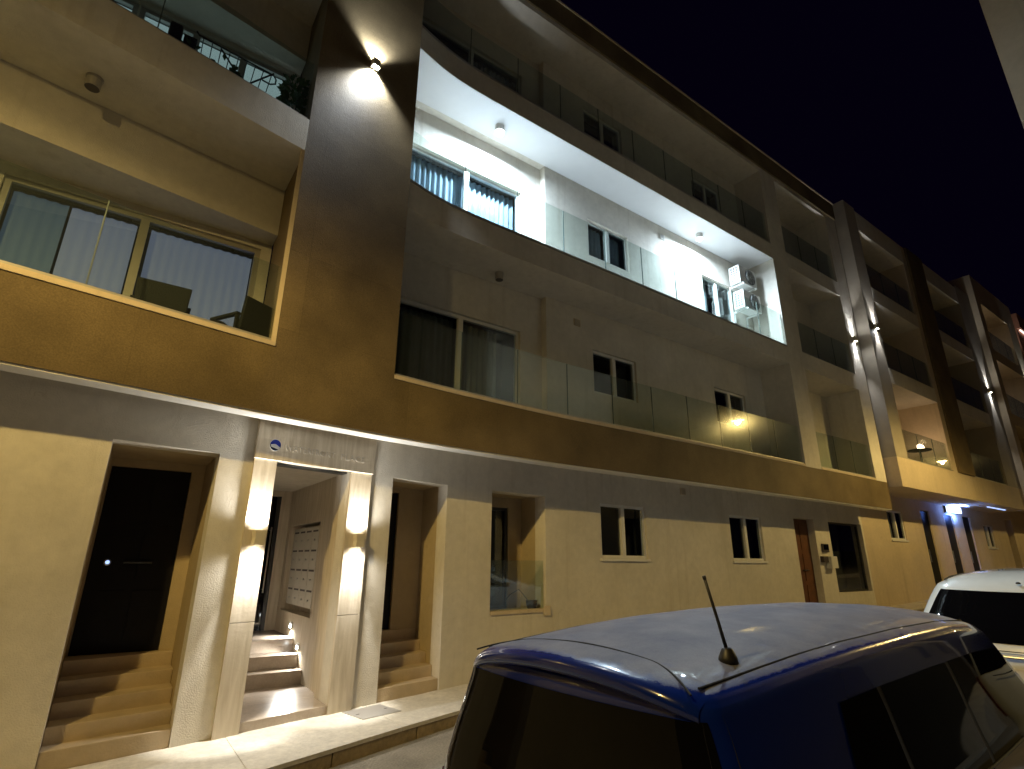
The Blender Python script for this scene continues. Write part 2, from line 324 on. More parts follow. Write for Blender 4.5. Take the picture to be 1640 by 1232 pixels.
# ------------------------------------------------------------------ ground
def ground():
    m = MB(); xs = [-60,-20]+rng(-9, 45, 1.0)+[80,150]
    rows = []
    for x in xs: rows.append([(x, y, road(x)+0.02*math.sin(0.0)*0) for y in [-60,-20,-6,-3,-1,0,1,2,3,4,5,6,7.2,9,20,60,150]])
    m.grid(rows); o = build('road', m, 'asphalt'); tag(o, kind='structure')
    m = MB(); m.strip(rng(-9, 45, 0.5), lambda x: yk(x)+0.01, lambda x: yw(x)+0.02, lambda x: pav(x)-0.036, lambda x: pav(x)-0.006)
    for a in np.arange(-8.05, 45, 1.55): m.strip(rng(a+0.003, a+1.547, 0.4), lambda x: yk(x)-0.008, lambda x: yw(x)+0.02, lambda x: pav(x)-0.035, lambda x: pav(x)+0.0015*math.sin(a*7))
    tag(build('pavement', m, 'pavement'), kind='structure')
    m = MB()
    for a in np.arange(-9, 45, 1.0):
        m.strip(rng(a+0.004, a+0.996, 0.25), yk, lambda x: yk(x)+0.149, lambda x: road(x)-0.05, lambda x: pav(x)-0.036)
    tag(build('kerb', m, 'kerb_stone', bevel=0.012), kind='structure')
    m = MB(); m.strip(rng(-12, 45, 2.0), -1.6, -0.75, lambda x: road(x)-0.05, lambda x: road(x)+0.12)
    tag(build('near_pavement', m, 'pavement'), kind='structure')
ground()
m = MB(); cx = 3.05; ax = (1, 0.22)
m.obox((2.76, 6.58, -1.617), ax, 0.25, 0.21, 0.004)
cover = build('utility_cover', m, 'galv'); tag(cover, 'rectangular metal cover set in the bright pavement right of the entrance', 'cover')
for dx in (-0.2, 0.2): m = MB(); m.obox((2.76+dx*0.9, 6.58+dx*0.2, -1.6125), ax, 0.02, 0.008, 0.0012); build('lifting_slot', m, 'box_grey', cover)

# ------------------------------------------------------------------ generic facade pieces
def wall_open(mb, xa, xb, za, zb, fy, th, openings):
    cuts = sorted({xa, xb, *[o[0] for o in openings], *[o[1] for o in openings]})
    cuts = [c for c in cuts if xa-1e-6 <= c <= xb+1e-6]
    f = fy if callable(fy) else (lambda x: fy)
    for a, b in zip(cuts[:-1], cuts[1:]):
        mid = (a+b)/2; ops = sorted([(o[2], o[3]) for o in openings if o[0] <= mid <= o[1]])
        z = za if not callable(za) else None
        for lo, hi in ops:
            if callable(za): 
                if lo > za(mid)+0.01: mb.strip(rng(a, b), f, lambda x: f(x)+th, za, lo)
            elif lo > z+1e-4: mb.strip(rng(a, b), f, lambda x: f(x)+th, z, lo)
            z = hi
        if not ops and callable(za): mb.strip(rng(a, b), f, lambda x: f(x)+th, za, zb)
        elif z < zb-1e-4: mb.strip(rng(a, b), f, lambda x: f(x)+th, z, zb)
def curtain_mb(x0, x1, y, z0, z1, amp=0.025, per=0.11):
    m = MB(); rows = []; n = max(6, int((x1-x0)/0.018)); ph = random.random()*6
    for z in (z0, (z0+z1)/2, z1):
        rows.append([(x0+(x1-x0)*i/n, y+amp*math.sin(2*math.pi*(x0+(x1-x0)*i/n)/per+ph+0.6*math.sin(9*(x0+(x1-x0)*i/n)))+0.006*(z-z0), z) for i in range(n+1)])
    return m.grid(rows)
def window(parent, x0, x1, z0, z1, fy, inset=0.05, leaves=2, name='window', fr=0.055, frame='white_frame', curtain=None, sill=False, room=True, part_h=None, cgap=0.10):
    """a framed window in an opening: frame is the part, panes and curtain its sub-parts. The frame follows the wall's slant."""
    f = fy if callable(fy) else (lambda x: fy)
    sl = (f(x1)-f(x0))/(x1-x0); Y = lambda x: f(x0)+sl*(x-x0)+inset
    m = MB(); d = 0.06; e = 0.0015
    def bar(a, b, lo, hi, dd=0.0, th=d): m.strip([a, b], lambda x: Y(x)+dd, lambda x: Y(x)+dd+th, lo, hi)
    bar(x0+e, x1-e, z0+e, z0+fr); bar(x0+e, x1-e, z1-fr, z1-e); bar(x0+e, x0+fr, z0+fr, z1-fr); bar(x1-fr, x1-e, z0+fr, z1-fr)
    w = (x1-x0-2*fr)/leaves
    for i in range(1, leaves):
        c = x0+fr+w*i; bar(c-0.045, c+0.045, z0+fr, z1-fr, -0.012, d+0.01)
    if sill: bar(x0-0.03, x1+0.03, z0-0.045, z0-0.002, -inset-0.035, inset+0.08)
    o = build(name, m, frame, parent)
    for i in range(leaves):
        a = x0+fr+w*i+(0.046 if i else 0.001); b = x0+fr+w*(i+1)-(0.046 if i < leaves-1 else 0.001); k = 0.012 if i % 2 else 0.034
        p = MB(); p.strip([a, b], lambda x: Y(x)+k, lambda x: Y(x)+k+0.006, z0+fr+0.001, z1-fr-0.001); build('pane', p, 'pane', o)
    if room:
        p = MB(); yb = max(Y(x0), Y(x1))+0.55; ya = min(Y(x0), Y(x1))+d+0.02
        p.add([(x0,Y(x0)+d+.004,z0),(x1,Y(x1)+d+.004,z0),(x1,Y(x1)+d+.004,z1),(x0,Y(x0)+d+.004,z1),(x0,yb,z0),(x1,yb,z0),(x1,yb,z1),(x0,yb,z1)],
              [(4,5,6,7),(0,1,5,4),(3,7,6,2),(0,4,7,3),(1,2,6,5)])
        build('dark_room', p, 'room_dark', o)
    if curtain:
        for (ca, cb, cm) in curtain:
            p = curtain_mb(x0+fr+(x1-x0-2*fr)*ca, x0+fr+(x1-x0-2*fr)*cb, 0, z0+0.02, z1-fr-0.005, amp=0.010 if cm.startswith('blind') else 0.025)
            p.v = [(x, y+Y(x)+d+cgap, z) for x, y, z in p.v]; build('curtain', p, cm, o, smooth=True)
    return o
def balustrade(parent, x0, x1, fy, z0, h=0.92, step=1.03, off=0.05):
    f = fy if callable(fy) else (lambda x: fy)
    m = MB(); m.strip(rng(x0, x1), lambda x: f(x)+off-0.025, lambda x: f(x)+off+0.045, z0, z0+0.035)
    o = build('balustrade', m, 'galv', parent)
    n = max(1, round((x1-x0)/step)); s = (x1-x0)/n
    for i in range(n):
        a, b = x0+s*i+0.006, x0+s*(i+1)-0.006; j = random.uniform(-0.012, 0.012)
        p = MB(); p.strip(rng(a, b, 0.35), lambda x: f(x)+off+0.004, lambda x: f(x)+off+0.016, z0+0.036, z0+h)
        p.v = [(x, y+j*(z-z0), z) for x, y, z in p.v]
        build('glass_panel', p, 'balustrade_glass', o)
        if i:
            p = MB(); p.box(a-0.011, a-0.001, f(a)+off+0.002, f(a)+off+0.018, z0+0.036, z0+h); build('glass_joint', p, 'glass_edge', o)
    return o
# ------------------------------------------------------------------ the near apartment block
B1 = thing('apartment_building', 'cream apartment block with brown stone band and pillar, glass balconies and white lit entrance', 'building', (6, 7.2, -1.62))
TOP = 1.055                                                # head of the ground floor openings
R0, R1, R2, R3 = (-1.9, -1.02), (-0.147, 0.78), (2.945, 3.87), (4.72, 5.85)
PO = (1.37, 2.30)                                          # the entrance
ops = [(*R0, -2.0, TOP), (*R1, -2.0, TOP), (*PO, -2.0, 1.06), (*R2, -2.0, TOP), (*R3, -0.75, TOP), (7.16, 8.40, 0.07, 1.035), (11.15, 12.40, 0.06, 1.04),
       (13.86, 14.84, -2.0, 1.11), (15.6, 17.5, -0.69, 1.10)]
m = MB(); wall_open(m, -9, 17.6, lambda x: pav(x)-0.1, 1.75, yw, 0.28, ops); build('ground_floor_wall', m, 'plaster', B1)
m = MB(); m.strip(rng(-9, 17.55), yf, lambda x: yf(x)+0.26, 1.47, 2.21); build('stone_band', m, 'stone_clad', B1)
m = MB(); m.strip(rng(-9, 17.55), lambda x: yf(x)+0.262, lambda x: yw(x)+0.9, 1.752, 2.02); build('floor_slab', m, 'plaster', B1)
m = MB(); m.strip(rng(-9, 17.55), lambda x: yf(x)+0.015, lambda x: yf(x)+0.24, 1.448, 1.4695); build('drip_trim', m, 'white_frame', B1)
m = MB(); m.strip(rng(1.08, 2.58, 0.15), yf, 7.2, 2.2105, 13.2); build('stone_pillar', m, 'stone_clad', B1)
# white copings on the band
for a, b in ((-9, 1.078), (2.582, 13.148), (13.902, 16.868)):
    m = MB(); m.strip(rng(a, b), lambda x: yf(x)-0.012, lambda x: yf(x)+0.2, 2.2105, 2.262); build('coping', m, 'plaster_warm', B1)
# right hand slabs, roof, columns
for z0, z1 in ((4.82, 5.29), (7.83, 8.30)):
    m = MB(); m.strip(rng(2.582, 17.55, 0.2), yu, 8.3, z0, z1); build('floor_slab', m, 'plaster', B1)
    m = MB(); m.strip(rng(2.6, 13.14, 0.2), lambda x: yu(x)+0.003, 7.29, z1+2.526, z1+2.5295); build('balcony_ceiling', m, 'white_paint', B1) if z1 < 6 else None
    m = MB(); m.strip(rng(2.6, 13.14, 0.2), lambda x: yu(x)+0.16, 7.29, z1+0.001, z1+0.014); build('balcony_tiles', m, 'white_tile', B1)
    m = MB(); m.strip(rng(2.582, 13.148, 0.2), lambda x: yu(x)-0.008, lambda x: yu(x)+0.03, z1-0.03, z1+0.012); build('slab_edge', m, 'galv', B1)
m = MB(); m.strip(rng(2.582, 17.55, 0.2), yu, 8.3, 10.67, 10.80); build('roof_slab', m, 'plaster', B1)
m = MB(); m.strip(rng(2.582, 17.55, 0.2), lambda x: yu(x)-0.04, lambda x: yu(x)+0.25, 10.802, 11.38); build('roof_fascia', m, 'stone_clad', B1)
m = MB(); m.strip(rng(2.582, 17.55, 0.2), lambda x: yu(x)-0.06, lambda x: yu(x)+0.28, 11.382, 11.43); build('roof_coping', m, 'plaster_warm', B1)
for a, b in ((13.15, 13.90), (16.87, 17.55)):
    for z0, z1 in ((2.2105, 4.8195), (5.2905, 7.8295), (8.3005, 10.6695)):
        m = MB(); m.box(a, b, 6.5, 7.6, z0, z1); build('column', m, 'plaster', B1)
# balcony back walls with doors and windows, floor by floor
CD = lambda c: [(0.0, 0.34, c), (0.30, 0.78, c), (0.74, 1.0, c)]
for k, (zf, zc) in enumerate(((2.02, 4.8195), (5.29, 7.8295), (8.30, 10.6695))):
    z = 3.02*k; top = 4.02+z; wb = 3.12+z
    o1 = [(2.98, 5.44, 2.1+z if k == 0 else zf, top)]
    w1 = (7.10, 8.34, wb, 4.02+z); w2 = (11.02, 12.28, wb-0.25 if k == 1 else wb+0.0, 3.99+z)
    m = MB(); wall_open(m, 2.582, 5.93, zf, zc, 7.45, 0.2, o1); wall_open(m, 5.93, 13.149, zf, zc, 7.30, 0.3, [w1, w2])
    dd = (14.0, 14.85, zf, zf+2.1)
    wall_open(m, 13.90, 16.869, zf, zc, 7.45, 0.2, [dd]); build('balcony_back_wall', m, 'plaster', B1)
    cc = ['curtain_dark', 'curtain_pale', 'room_dark'][k]
    cur = [(0.03, 0.30, cc), (0.27, 0.47, cc), (0.53, 0.86, cc)] if k == 0 else [(0.0, 0.5, cc), (0.5, 1.0, cc)]
    s = window(B1, o1[0][0], o1[0][1], o1[0][2], o1[0][3], 7.45, 0.06, 2, 'sliding_door', 0.06, curtain=cur)
    window(B1, *w1, 7.30, 0.05, 2, curtain=[(0.03, 0.47, cc), (0.53, 0.98, cc)] if k == 1 else None)
    window(B1, *w2, 7.30, 0.05, 2, curtain=[(0.0, 0.30, 'curtain_grey')] if k == 1 else None)
    window(B1, *dd, 7.45, 0.08, 1, 'balcony_door', 0.06, frame='dark_frame')
    balustrade(B1, 2.60, 13.14, yf if k == 0 else yu, 2.262 if k == 0 else zf+0.012, 0.93)
    balustrade(B1, 13.92, 16.85, 6.5, 2.262 if k == 0 else zf+0.001, 0.93)
# left hand balconies, following the slanted front
for z0, z1 in ((4.82, 5.29), (7.83, 8.30), (10.67, 11.4)):
    m = MB(); m.strip(rng(-9, 1.078), yf, 8.4, z0, z1); build('floor_slab', m, 'plaster', B1)
for k, zf in ((0, 2.02), (1, 5.29), (2, 8.30)):
    z = 3.02*k; zc = 4.8195+z if k < 2 else 10.6695
    m = MB(); m.strip([-9, 1.079], yl, 7.6, 4.12+z, zc); build('lintel_wall', m, 'plaster', B1)
    oo = [(-4.3, -1.72, zf, 4.02+z), (-1.68, 0.95, zf, 4.02+z)] if k == 0 else [(-5.4, -3.2, zf, 4.05+z), (-3.15, -1.0, zf, 4.05+z), (-0.98, 0.97, zf, 4.05+z)]
    m = MB(); wall_open(m, -9, 1.079, zf, 4.1195+z, 7.29, 0.3, oo); build('balcony_back_wall', m, 'plaster', B1)
    for i, (a, b, c, d) in enumerate(oo):
        if k == 0:
            cu = [(0.0, 0.20, 'blind_teal'), (0.21, 0.47, 'blind_lit'), (0.53, 1.0, 'blind_lit')] if i == 1 else [(0.0, 1.0, 'blind_teal')]
            window(B1, a, b, c, d, 7.29, 0.04, 2, 'sliding_door', 0.065, frame='frame_grey', curtain=cu, cgap=0.12)
        else:
            n = 3 if b-a > 1.96 else 3
            s = window(B1, a, b, c, d, 7.29, 0.04, n, 'sliding_door', 0.06, frame='galv', curtain=None)
            if k == 1:
                p = MB(); p.add([(a+0.06, 7.29+0.115, c), (b-0.06, 7.29+0.115, c), (b-0.06, 7.29+0.115, d-0.07), (a+0.06, 7.29+0.115, d-0.07)], [(0,1,2,3)]); build('lit_blind', p, 'blind_bright', s)
    balustrade(B1, -8.8, 1.05, yf, 2.263 if k == 0 else zf+0.001, 0.93, step=1.6)
m = MB(); m.box(1.035, 1.078, yf(1.05)+0.0, yf(1.05)+0.06, 2.263, 4.819); build('edge_profile', m, 'plaster_warm', B1)

# ground floor recesses: side walls, ceiling, back wall, steps
def recess(r, yb, zfloor, steps, door, flip=False, ztop=TOP):
    x0, x1 = r; t = 0.18
    m = MB(); fa = yw(x0)+0.281; fb = yw(x1)+0.281
    m.add([(x0-t, fa, -2.0), (x0, fa, -2.0), (x0, yb+t, -2.0), (x0-t, yb+t, -2.0), (x0-t, fa, ztop+0.2), (x0, fa, ztop+0.2), (x0, yb+t, ztop+0.2), (x0-t, yb+t, ztop+0.2)], [(0,1,2,3),(4,5,6,7),(0,1,5,4),(1,2,6,5),(2,3,7,6),(3,0,4,7)])
    m.add([(x1, fb, -2.0), (x1+t, fb, -2.0), (x1+t, yb+t, -2.0), (x1, yb+t, -2.0), (x1, fb, ztop+0.2), (x1+t, fb, ztop+0.2), (x1+t, yb+t, ztop+0.2), (x1, yb+t, ztop+0.2)], [(0,1,2,3),(4,5,6,7),(0,1,5,4),(1,2,6,5),(2,3,7,6),(3,0,4,7)])
    m.add([(x0+.001, fa, ztop+.001), (x1-.001, fb, ztop+.001), (x1-.001, yb-.001, ztop+.001), (x0+.001, yb-.001, ztop+.001), (x0+.001, fa, ztop+.2), (x1-.001, fb, ztop+.2), (x1-.001, yb-.001, ztop+.2), (x0+.001, yb-.001, ztop+.2)], [(0,1,2,3),(4,5,6,7),(0,1,5,4),(1,2,6,5),(2,3,7,6),(3,0,4,7)])
    dx0, dx1, dz0, dz1 = door
    wall_open(m, x0+.001, x1-.001, zfloor-0.5, ztop+0.2, yb, 0.2, [(dx0, dx1, dz0, dz1)])
    build('recess_wall', m, 'recess_shade', B1)
    m = MB(); n = len(steps)
    for i, (ys, zs) in enumerate(steps):                    # each step: y of its riser at the left jamb, height of its tread
        yn = steps[i+1][0] if i+1 < n else None; sl = 0.2
        m.strip([x0+.002, x1-.002], lambda x: ys+sl*(x-x0), (lambda x: yn+sl*(x-x0)+0.03) if yn else (lambda x: yb-.002), -2.0, zs)
    build('entry_steps', m, 'step_stone', B1, bevel=0.008)
def house_door(r, yb, col='door_black', handle_side=1, bolt=False):
    x0, x1, z0, z1 = r; m = MB(); m.box(x0+.003, x1-.003, yb+0.05, yb+0.10, z0+.003, z1-.003)
    w = x1-x0; h = z1-z0
    for i in range(3):
        for j in range(2):
            a = x0+0.09+j*(w-0.09)/2; c = z0+0.12+i*(h-0.14)/3
            m.box(a, a+(w-0.26)/2, yb+0.038, yb+0.0499, c, c+(h-0.14)/3-0.10)
    o = build('door', m, col, B1); h_ = MB(); cx = x0+w*0.55
    h_.tube([(cx-0.13, yb+0.0, z0+h*0.47), (cx+0.13, yb+0.0, z0+h*0.47)], 0.013)
    for s in (-1, 1): h_.tube([(cx+0.11*s, yb+0.0, z0+h*0.47), (cx+0.11*s, yb+0.055, z0+h*0.47)], 0.011)
    build('pull_handle', h_, 'dark_frame', o)
    if bolt:
        k = MB(); k.lathe((0, 0, 0), [(0.034, 0), (0.034, 0.012), (0.02, 0.014)], 16)
        k.v = [(x0+w*0.2+a, yb+0.036-c, z0+h*0.47+b) for a, b, c in k.v]; build('lock_escutcheon', k, 'steel', o)
        k = MB(); k.lathe((0, 0, 0), [(0.02, 0.0145), (0.02, 0.017)], 14)
        k.v = [(x0+w*0.2+a, yb+0.036-c, z0+h*0.47+b) for a, b, c in k.v]; build('lock_light', k, 'tube_blue', o)
def flight(y0, z0, n, r, t): return [(y0, z0)]+[(y0+0.18+t*i, z0+r*(i+1)) for i in range(n)]
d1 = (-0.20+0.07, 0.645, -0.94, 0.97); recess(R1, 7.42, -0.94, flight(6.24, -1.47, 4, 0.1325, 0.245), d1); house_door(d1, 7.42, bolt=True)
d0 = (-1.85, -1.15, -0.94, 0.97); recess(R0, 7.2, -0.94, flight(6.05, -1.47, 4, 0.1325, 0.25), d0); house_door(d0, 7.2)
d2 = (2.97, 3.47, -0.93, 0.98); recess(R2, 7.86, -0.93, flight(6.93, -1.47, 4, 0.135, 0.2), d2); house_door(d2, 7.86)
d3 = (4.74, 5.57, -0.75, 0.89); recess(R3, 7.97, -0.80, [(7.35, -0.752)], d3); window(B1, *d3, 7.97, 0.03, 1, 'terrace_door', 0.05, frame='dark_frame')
m = MB(); m.strip(rng(4.735, 5.91, 0.2), lambda x: yw(x)-0.02, lambda x: yw(x)+0.27, -0.749, -0.70); m.box(5.78, 5.91, yw(5.85)-0.035, yw(5.85)-0.021, -0.80, -0.66); build('terrace_sill', m, 'plaster_warm', B1)
p = MB(); p.strip(rng(4.735, 5.84), lambda x: yw(x)+0.06, lambda x: yw(x)+0.072, -0.699, 0.02); build('terrace_glass', p, 'balustrade_glass', B1)
window(B1, 7.16, 8.40, 0.07, 1.035, yw, 0.04, 2, sill=True)
window(B1, 11.15, 12.40, 0.06, 1.04, yw, 0.04, 2, sill=True)
# reddish door at the right end and the dark framed window beside it
house_door((13.86, 14.84, -1.25, 1.108), 7.50, 'door_wood')
m = MB(); m.box(13.862, 14.838, 7.36, 7.64, -1.45, -1.252); build('threshold', m, 'step_stone', B1)
window(B1, 15.6, 17.5, -0.69, 1.10, yw, 0.10, 1, 'wide_window', 0.05, frame='dark_frame')

# ------------------------------------------------------------------ the lit entrance
yp = lambda x: yw(x)-0.055
m = MB(); m.strip(rng(1.115, 2.60, 0.3), lambda x: yp(x)-0.045, lambda x: yw(x)-0.001, 1.051, 1.747); fz = build('entrance_frieze', m, 'travertine', B1)
for a, b in ((1.125, 1.369), (2.302, 2.595)):
    for z0, z1 in ((-1.64, -0.612), (-0.606, 1.0505)):
        m = MB(); m.strip([a, b], yp, lambda x: yw(x)-0.001, z0, z1); build('entrance_jamb', m, 'travertine', B1)
m = MB()
m.box(2.303, 2.62, yw(2.3)+0.29, 7.25, -1.64, 1.3)          # right reveal, then the corridor wall with a niche for the letterboxes
m.box(2.37, 2.62, 7.251, 7.99, -1.64, 1.3); m.box(2.37, 2.62, 9.60, 10.0, -1.64, 1.3)
m.box(2.37, 2.62, 7.991, 9.599, -1.64, -0.74); m.box(2.37, 2.62, 7.991, 9.599, 0.52, 1.3); m.box(2.56, 2.62, 7.991, 9.599, -0.739, 0.519)
m.box(1.12, 1.366, yw(1.3)+0.29, 10.0, -1.64, 1.3)
build('entrance_corridor_wall', m, 'travertine', B1)
m = MB(); m.box(1.367, 2.369, 6.95, 9.75, 1.09, 1.3); build('entrance_ceiling', m, 'plaster', B1)
m = MB(); m.strip([1.369, 2.302], lambda x: yw(x)+0.10, lambda x: yw(x)+0.279, 1.045, 1.0595); build('door_head', m, 'dark_frame', B1)
m = MB(); m.box(2.215, 2.368, 9.752, 9.9, -1.05, 1.089); m.box(1.367, 2.215, 9.752, 9.9, 1.0, 1.089); build('lobby_back_wall', m, 'travertine', B1)
m = MB(); m.box(1.372, 2.210, 9.80, 9.83, -1.048, 0.998); dl = build('lobby_glass_door', m, 'car_glass', B1)
m = MB(); m.box(2.155, 2.213, 9.765, 9.799, -1.048, 0.998); m.box(1.70, 1.74, 9.765, 9.799, -1.048, 0.998); build('door_stile', m, 'dark_frame', dl)
m = MB(); m.tube([(2.11, 9.72, -0.5), (2.11, 9.72, 0.5)], 0.014); m.tube([(2.11, 9.72, -0.45), (2.11, 9.80, -0.45)], 0.01); m.tube([(2.11, 9.72, 0.45), (2.11, 9.80, 0.45)], 0.01); build('pull_handle', m, 'steel', dl)
m = MB()
m.strip([1.369, 2.302], lambda x: yw(x)-0.02, 7.25, -1.70, -1.53); m.box(1.3665, 2.369, 7.2505, 8.05, -1.70, -1.53)
m.box(1.3665, 2.369, 8.051, 8.30, -1.70, -1.37); m.box(1.3665, 2.369, 8.301, 8.62, -1.70, -1.21); m.box(1.3665, 2.369, 8.621, 9.79, -1.70, -1.05)
build('lobby_steps', m, 'tile_floor', B1, bevel=0.006)
# step lights set in the corridor wall
def step_light(y, z):
    t = thing('step_light', 'small square recessed light low in the entrance wall', 'light', (2.37, y, z))
    m = MB(); m.box(2.352, 2.369, y-0.045, y+0.045, z-0.035, z+0.045); build('bezel', m, 'white_frame', t)
    m = MB(); m.box(2.348, 2.3515, y-0.03, y+0.03, z-0.028, z+0.012); build('lens', m, 'led_white', t)
    lamp('SPOT', 'step_lamp', (2.33, y, z-0.01), 60, NEUT, t, aim=(-0.75, -0.25, -0.9), spot=165, blend=0.8, soft=0.02)
    return t
step_light(8.82, -0.90)['label'] = 'upper square step light glowing by the top stair of the entrance'
step_light(8.36, -1.13)['label'] = 'lower square step light glowing beside the middle stair of the entrance'
# letterboxes in the niche
LB = thing('letterbox_unit', 'white bank of metal letterboxes set in the entrance wall niche', 'letterboxes', (2.55, 8.75, -0.70))
m = MB(); m.box(2.41, 2.555, 8.09, 9.42, -0.64, 0.46); build('cabinet', m, 'box_white', LB, bevel=0.004)
for r in range(4):
    for c in range(4):
        a = 8.10+0.328*c; z = -0.63+0.272*r
        m = MB(); m.box(2.400, 2.4095, a+0.008, a+0.320, z+0.006, z+0.264); o = build('letterbox_door', m, 'box_white', LB)
        m = MB(); m.box(2.396, 2.3999, a+0.05, a+0.278, z+0.20, z+0.225); build('slot', m, 'box_grey', o)
        m = MB(); m.tube([(2.386, a+0.16, z+0.09), (2.4, a+0.16, z+0.09)], 0.013); build('lock', m, 'steel', o)
# the emblem and raised lettering on the frieze
SG = thing('frieze_sign', 'round blue and white wave emblem followed by faint raised letters over the entrance', 'sign', (1.85, yp(1.85)-0.06, 1.2))
def on_frieze(mb, x, z, off): 
    d = Vector((1, 0.235, 0)).normalized()
    mb.v = [(x+d.x*a, yp(x+d.x*a)-0.0455-off-c, z+b) for a, b, c in mb.v]; return mb
def disc(a0, fn, n=40, R=0.062, t0=0, t1=0.003):
    k = MB(); P = [(R*math.cos(2*math.pi*i/n), R*math.sin(2*math.pi*i/n)) for i in range(n)]; P = [p for p in P if True]
    P = [(x, fn(x, y)) for x, y in P]
    k.add([(x, y, t0) for x, y in P]+[(x, y, t1) for x, y in P], [tuple(range(n)), tuple(range(2*n-1, n-1, -1))]+[(i, (i+1) % n, n+(i+1) % n, n+i) for i in range(n)]); return k
wv = lambda x: 0.002-0.20*x+0.009*math.cos(x*55); wv2 = lambda x: -0.036-0.28*x
build('emblem_white', on_frieze(disc(0, lambda x, y: y, R=0.066), 1.315, 1.215, 0.0), 'logo_white', SG)
build('emblem_blue', on_frieze(disc(0, lambda x, y: max(y, wv(x)) if abs(x) < 0.0605 else y, t0=0.0031, t1=0.005), 1.315, 1.215, 0.0), 'logo_blue', SG)
build('emblem_navy', on_frieze(disc(0, lambda x, y: min(y, wv2(x)) if abs(x) < 0.055 else y, t0=0.0031, t1=0.005), 1.315, 1.215, 0.0), 'logo_navy', SG)
def text_mesh(s, size, depth=0.003):
    cu = bpy.data.curves.new('lettering', 'FONT'); cu.body = s; cu.size = size; cu.extrude = depth; cu.space_character = 1.15; cu.resolution_u = 3
    o = bpy.data.objects.new('lettering', cu); C.objects.link(o); bpy.context.view_layer.update()
    me = bpy.data.meshes.new_from_object(o.evaluated_get(bpy.context.evaluated_depsgraph_get()))
    bpy.data.objects.remove(o); k = MB(); k.add([tuple(v.co) for v in me.vertices], [tuple(p.vertices) for p in me.polygons]); bpy.data.meshes.remove(me); return k
for word, x0_, x1_ in (('WATERFRONT', 1.43, 2.06), ('PLACE', 2.12, 2.46)):
    k = text_mesh(word, 0.098); mxx = max(a for a, b, c in k.v); k.v = [(a*(x1_-x0_)/mxx, b, c) for a, b, c in k.v]
    build('lettering', on_frieze(k, x0_, 1.175, 0.0031), 'letter', SG)

# ------------------------------------------------------------------ up-and-down wall lights
def sconce(loc, label, sx=0.10, sy=0.075, sz=0.15, pu=30, pd=45, spot=70, col=NEUT, rz=0.0, group=None, led='led_warm', blend=0.55, gap=0.02, soft=0.018, tilt=0.15, flare=0.0, spill=0):
    t = thing('wall_light', label, 'wall light', (loc[0], loc[1], loc[2]), rz, group); c = ORG[t.name]
    def lb(name, mb, mt): return build(name, mb, mt, t, local=True)
    m = MB(); w0, w1 = sx/2+flare, sx/2
    vs = []
    for z, w in ((-sz/2, w0), (0, w1), (sz/2, w0)): vs += [(-w, -sy-gap-(w-w1)*0.3, z), (w, -sy-gap-(w-w1)*0.3, z), (w, -gap, z), (-w, -gap, z)]
    fs = []
    for k in (0, 4):
        for i in range(4): fs.append((k+i, k+(i+1) % 4, k+4+(i+1) % 4, k+4+i))
    m.add(vs, fs); lb('housing', m, 'sconce')
    m = MB(); m.box(-0.03, 0.03, -gap, 0, -0.04, 0.04); lb('mount', m, 'sconce')
    for s in (-1, 1):
        m = MB(); m.box(-sx*0.34, sx*0.34, -sy*0.86-gap, -gap-sy*0.14, s*sz*0.36-0.003, s*sz*0.36+0.003); lb('lens', m, led)
        l = lamp('SPOT', 'beam', (0, 0, 0), pu if s > 0 else pd, col, None, spot=spot, blend=blend, soft=soft)
        l.parent = t; l.location = (0, -gap-sy*0.5, s*(sz*0.5+0.012)); l.rotation_euler = Vector((0, tilt, s)).to_track_quat('-Z', 'Y').to_euler()
        if spill:
            l = lamp('SPOT', 'lens_spill', (0, 0, 0), spill*(1.6 if s > 0 else 1), col, None, spot=172, blend=1.0, soft=0.03); l.parent = t
            l.location = (0, -gap-sy*0.55, s*(sz*0.5+0.03)); l.rotation_euler = Vector((0, -0.2, s)).to_track_quat('-Z', 'Y').to_euler()
    return t
aw = math.atan2(0.245, 1)
sconce((1.262, yp(1.262), 0.215), 'tan up-and-down wall light on the left jamb of the entrance', pu=52, pd=160, spot=50, spill=42, tilt=0.09, rz=aw, flare=0.012, soft=0.03)
sconce((2.455, yp(2.455), 0.225), 'tan up-and-down wall light on the right jamb of the entrance', pu=52, pd=160, spot=50, spill=42, tilt=0.09, rz=aw, flare=0.012, soft=0.03)
sconce((1.845, yf(1.845), 6.80), 'bright crossing-beam wall light on the brown stone pillar', sx=0.11, sz=0.13, pu=300, pd=480, spot=112, col=(0.84, 0.92, 1.0), rz=math.atan2(yf(2.0)-yf(1.7), 0.3), led='led_white', blend=0.75, tilt=0.3, soft=0.035)
sconce((17.2, 6.5, 6.47), 'white wall light on the column at the right end of the near block', sx=0.12, sz=0.16, spill=10, pu=150, pd=170, spot=48, col=(0.97, 0.98, 1.0), led='led_white', tilt=0.1)

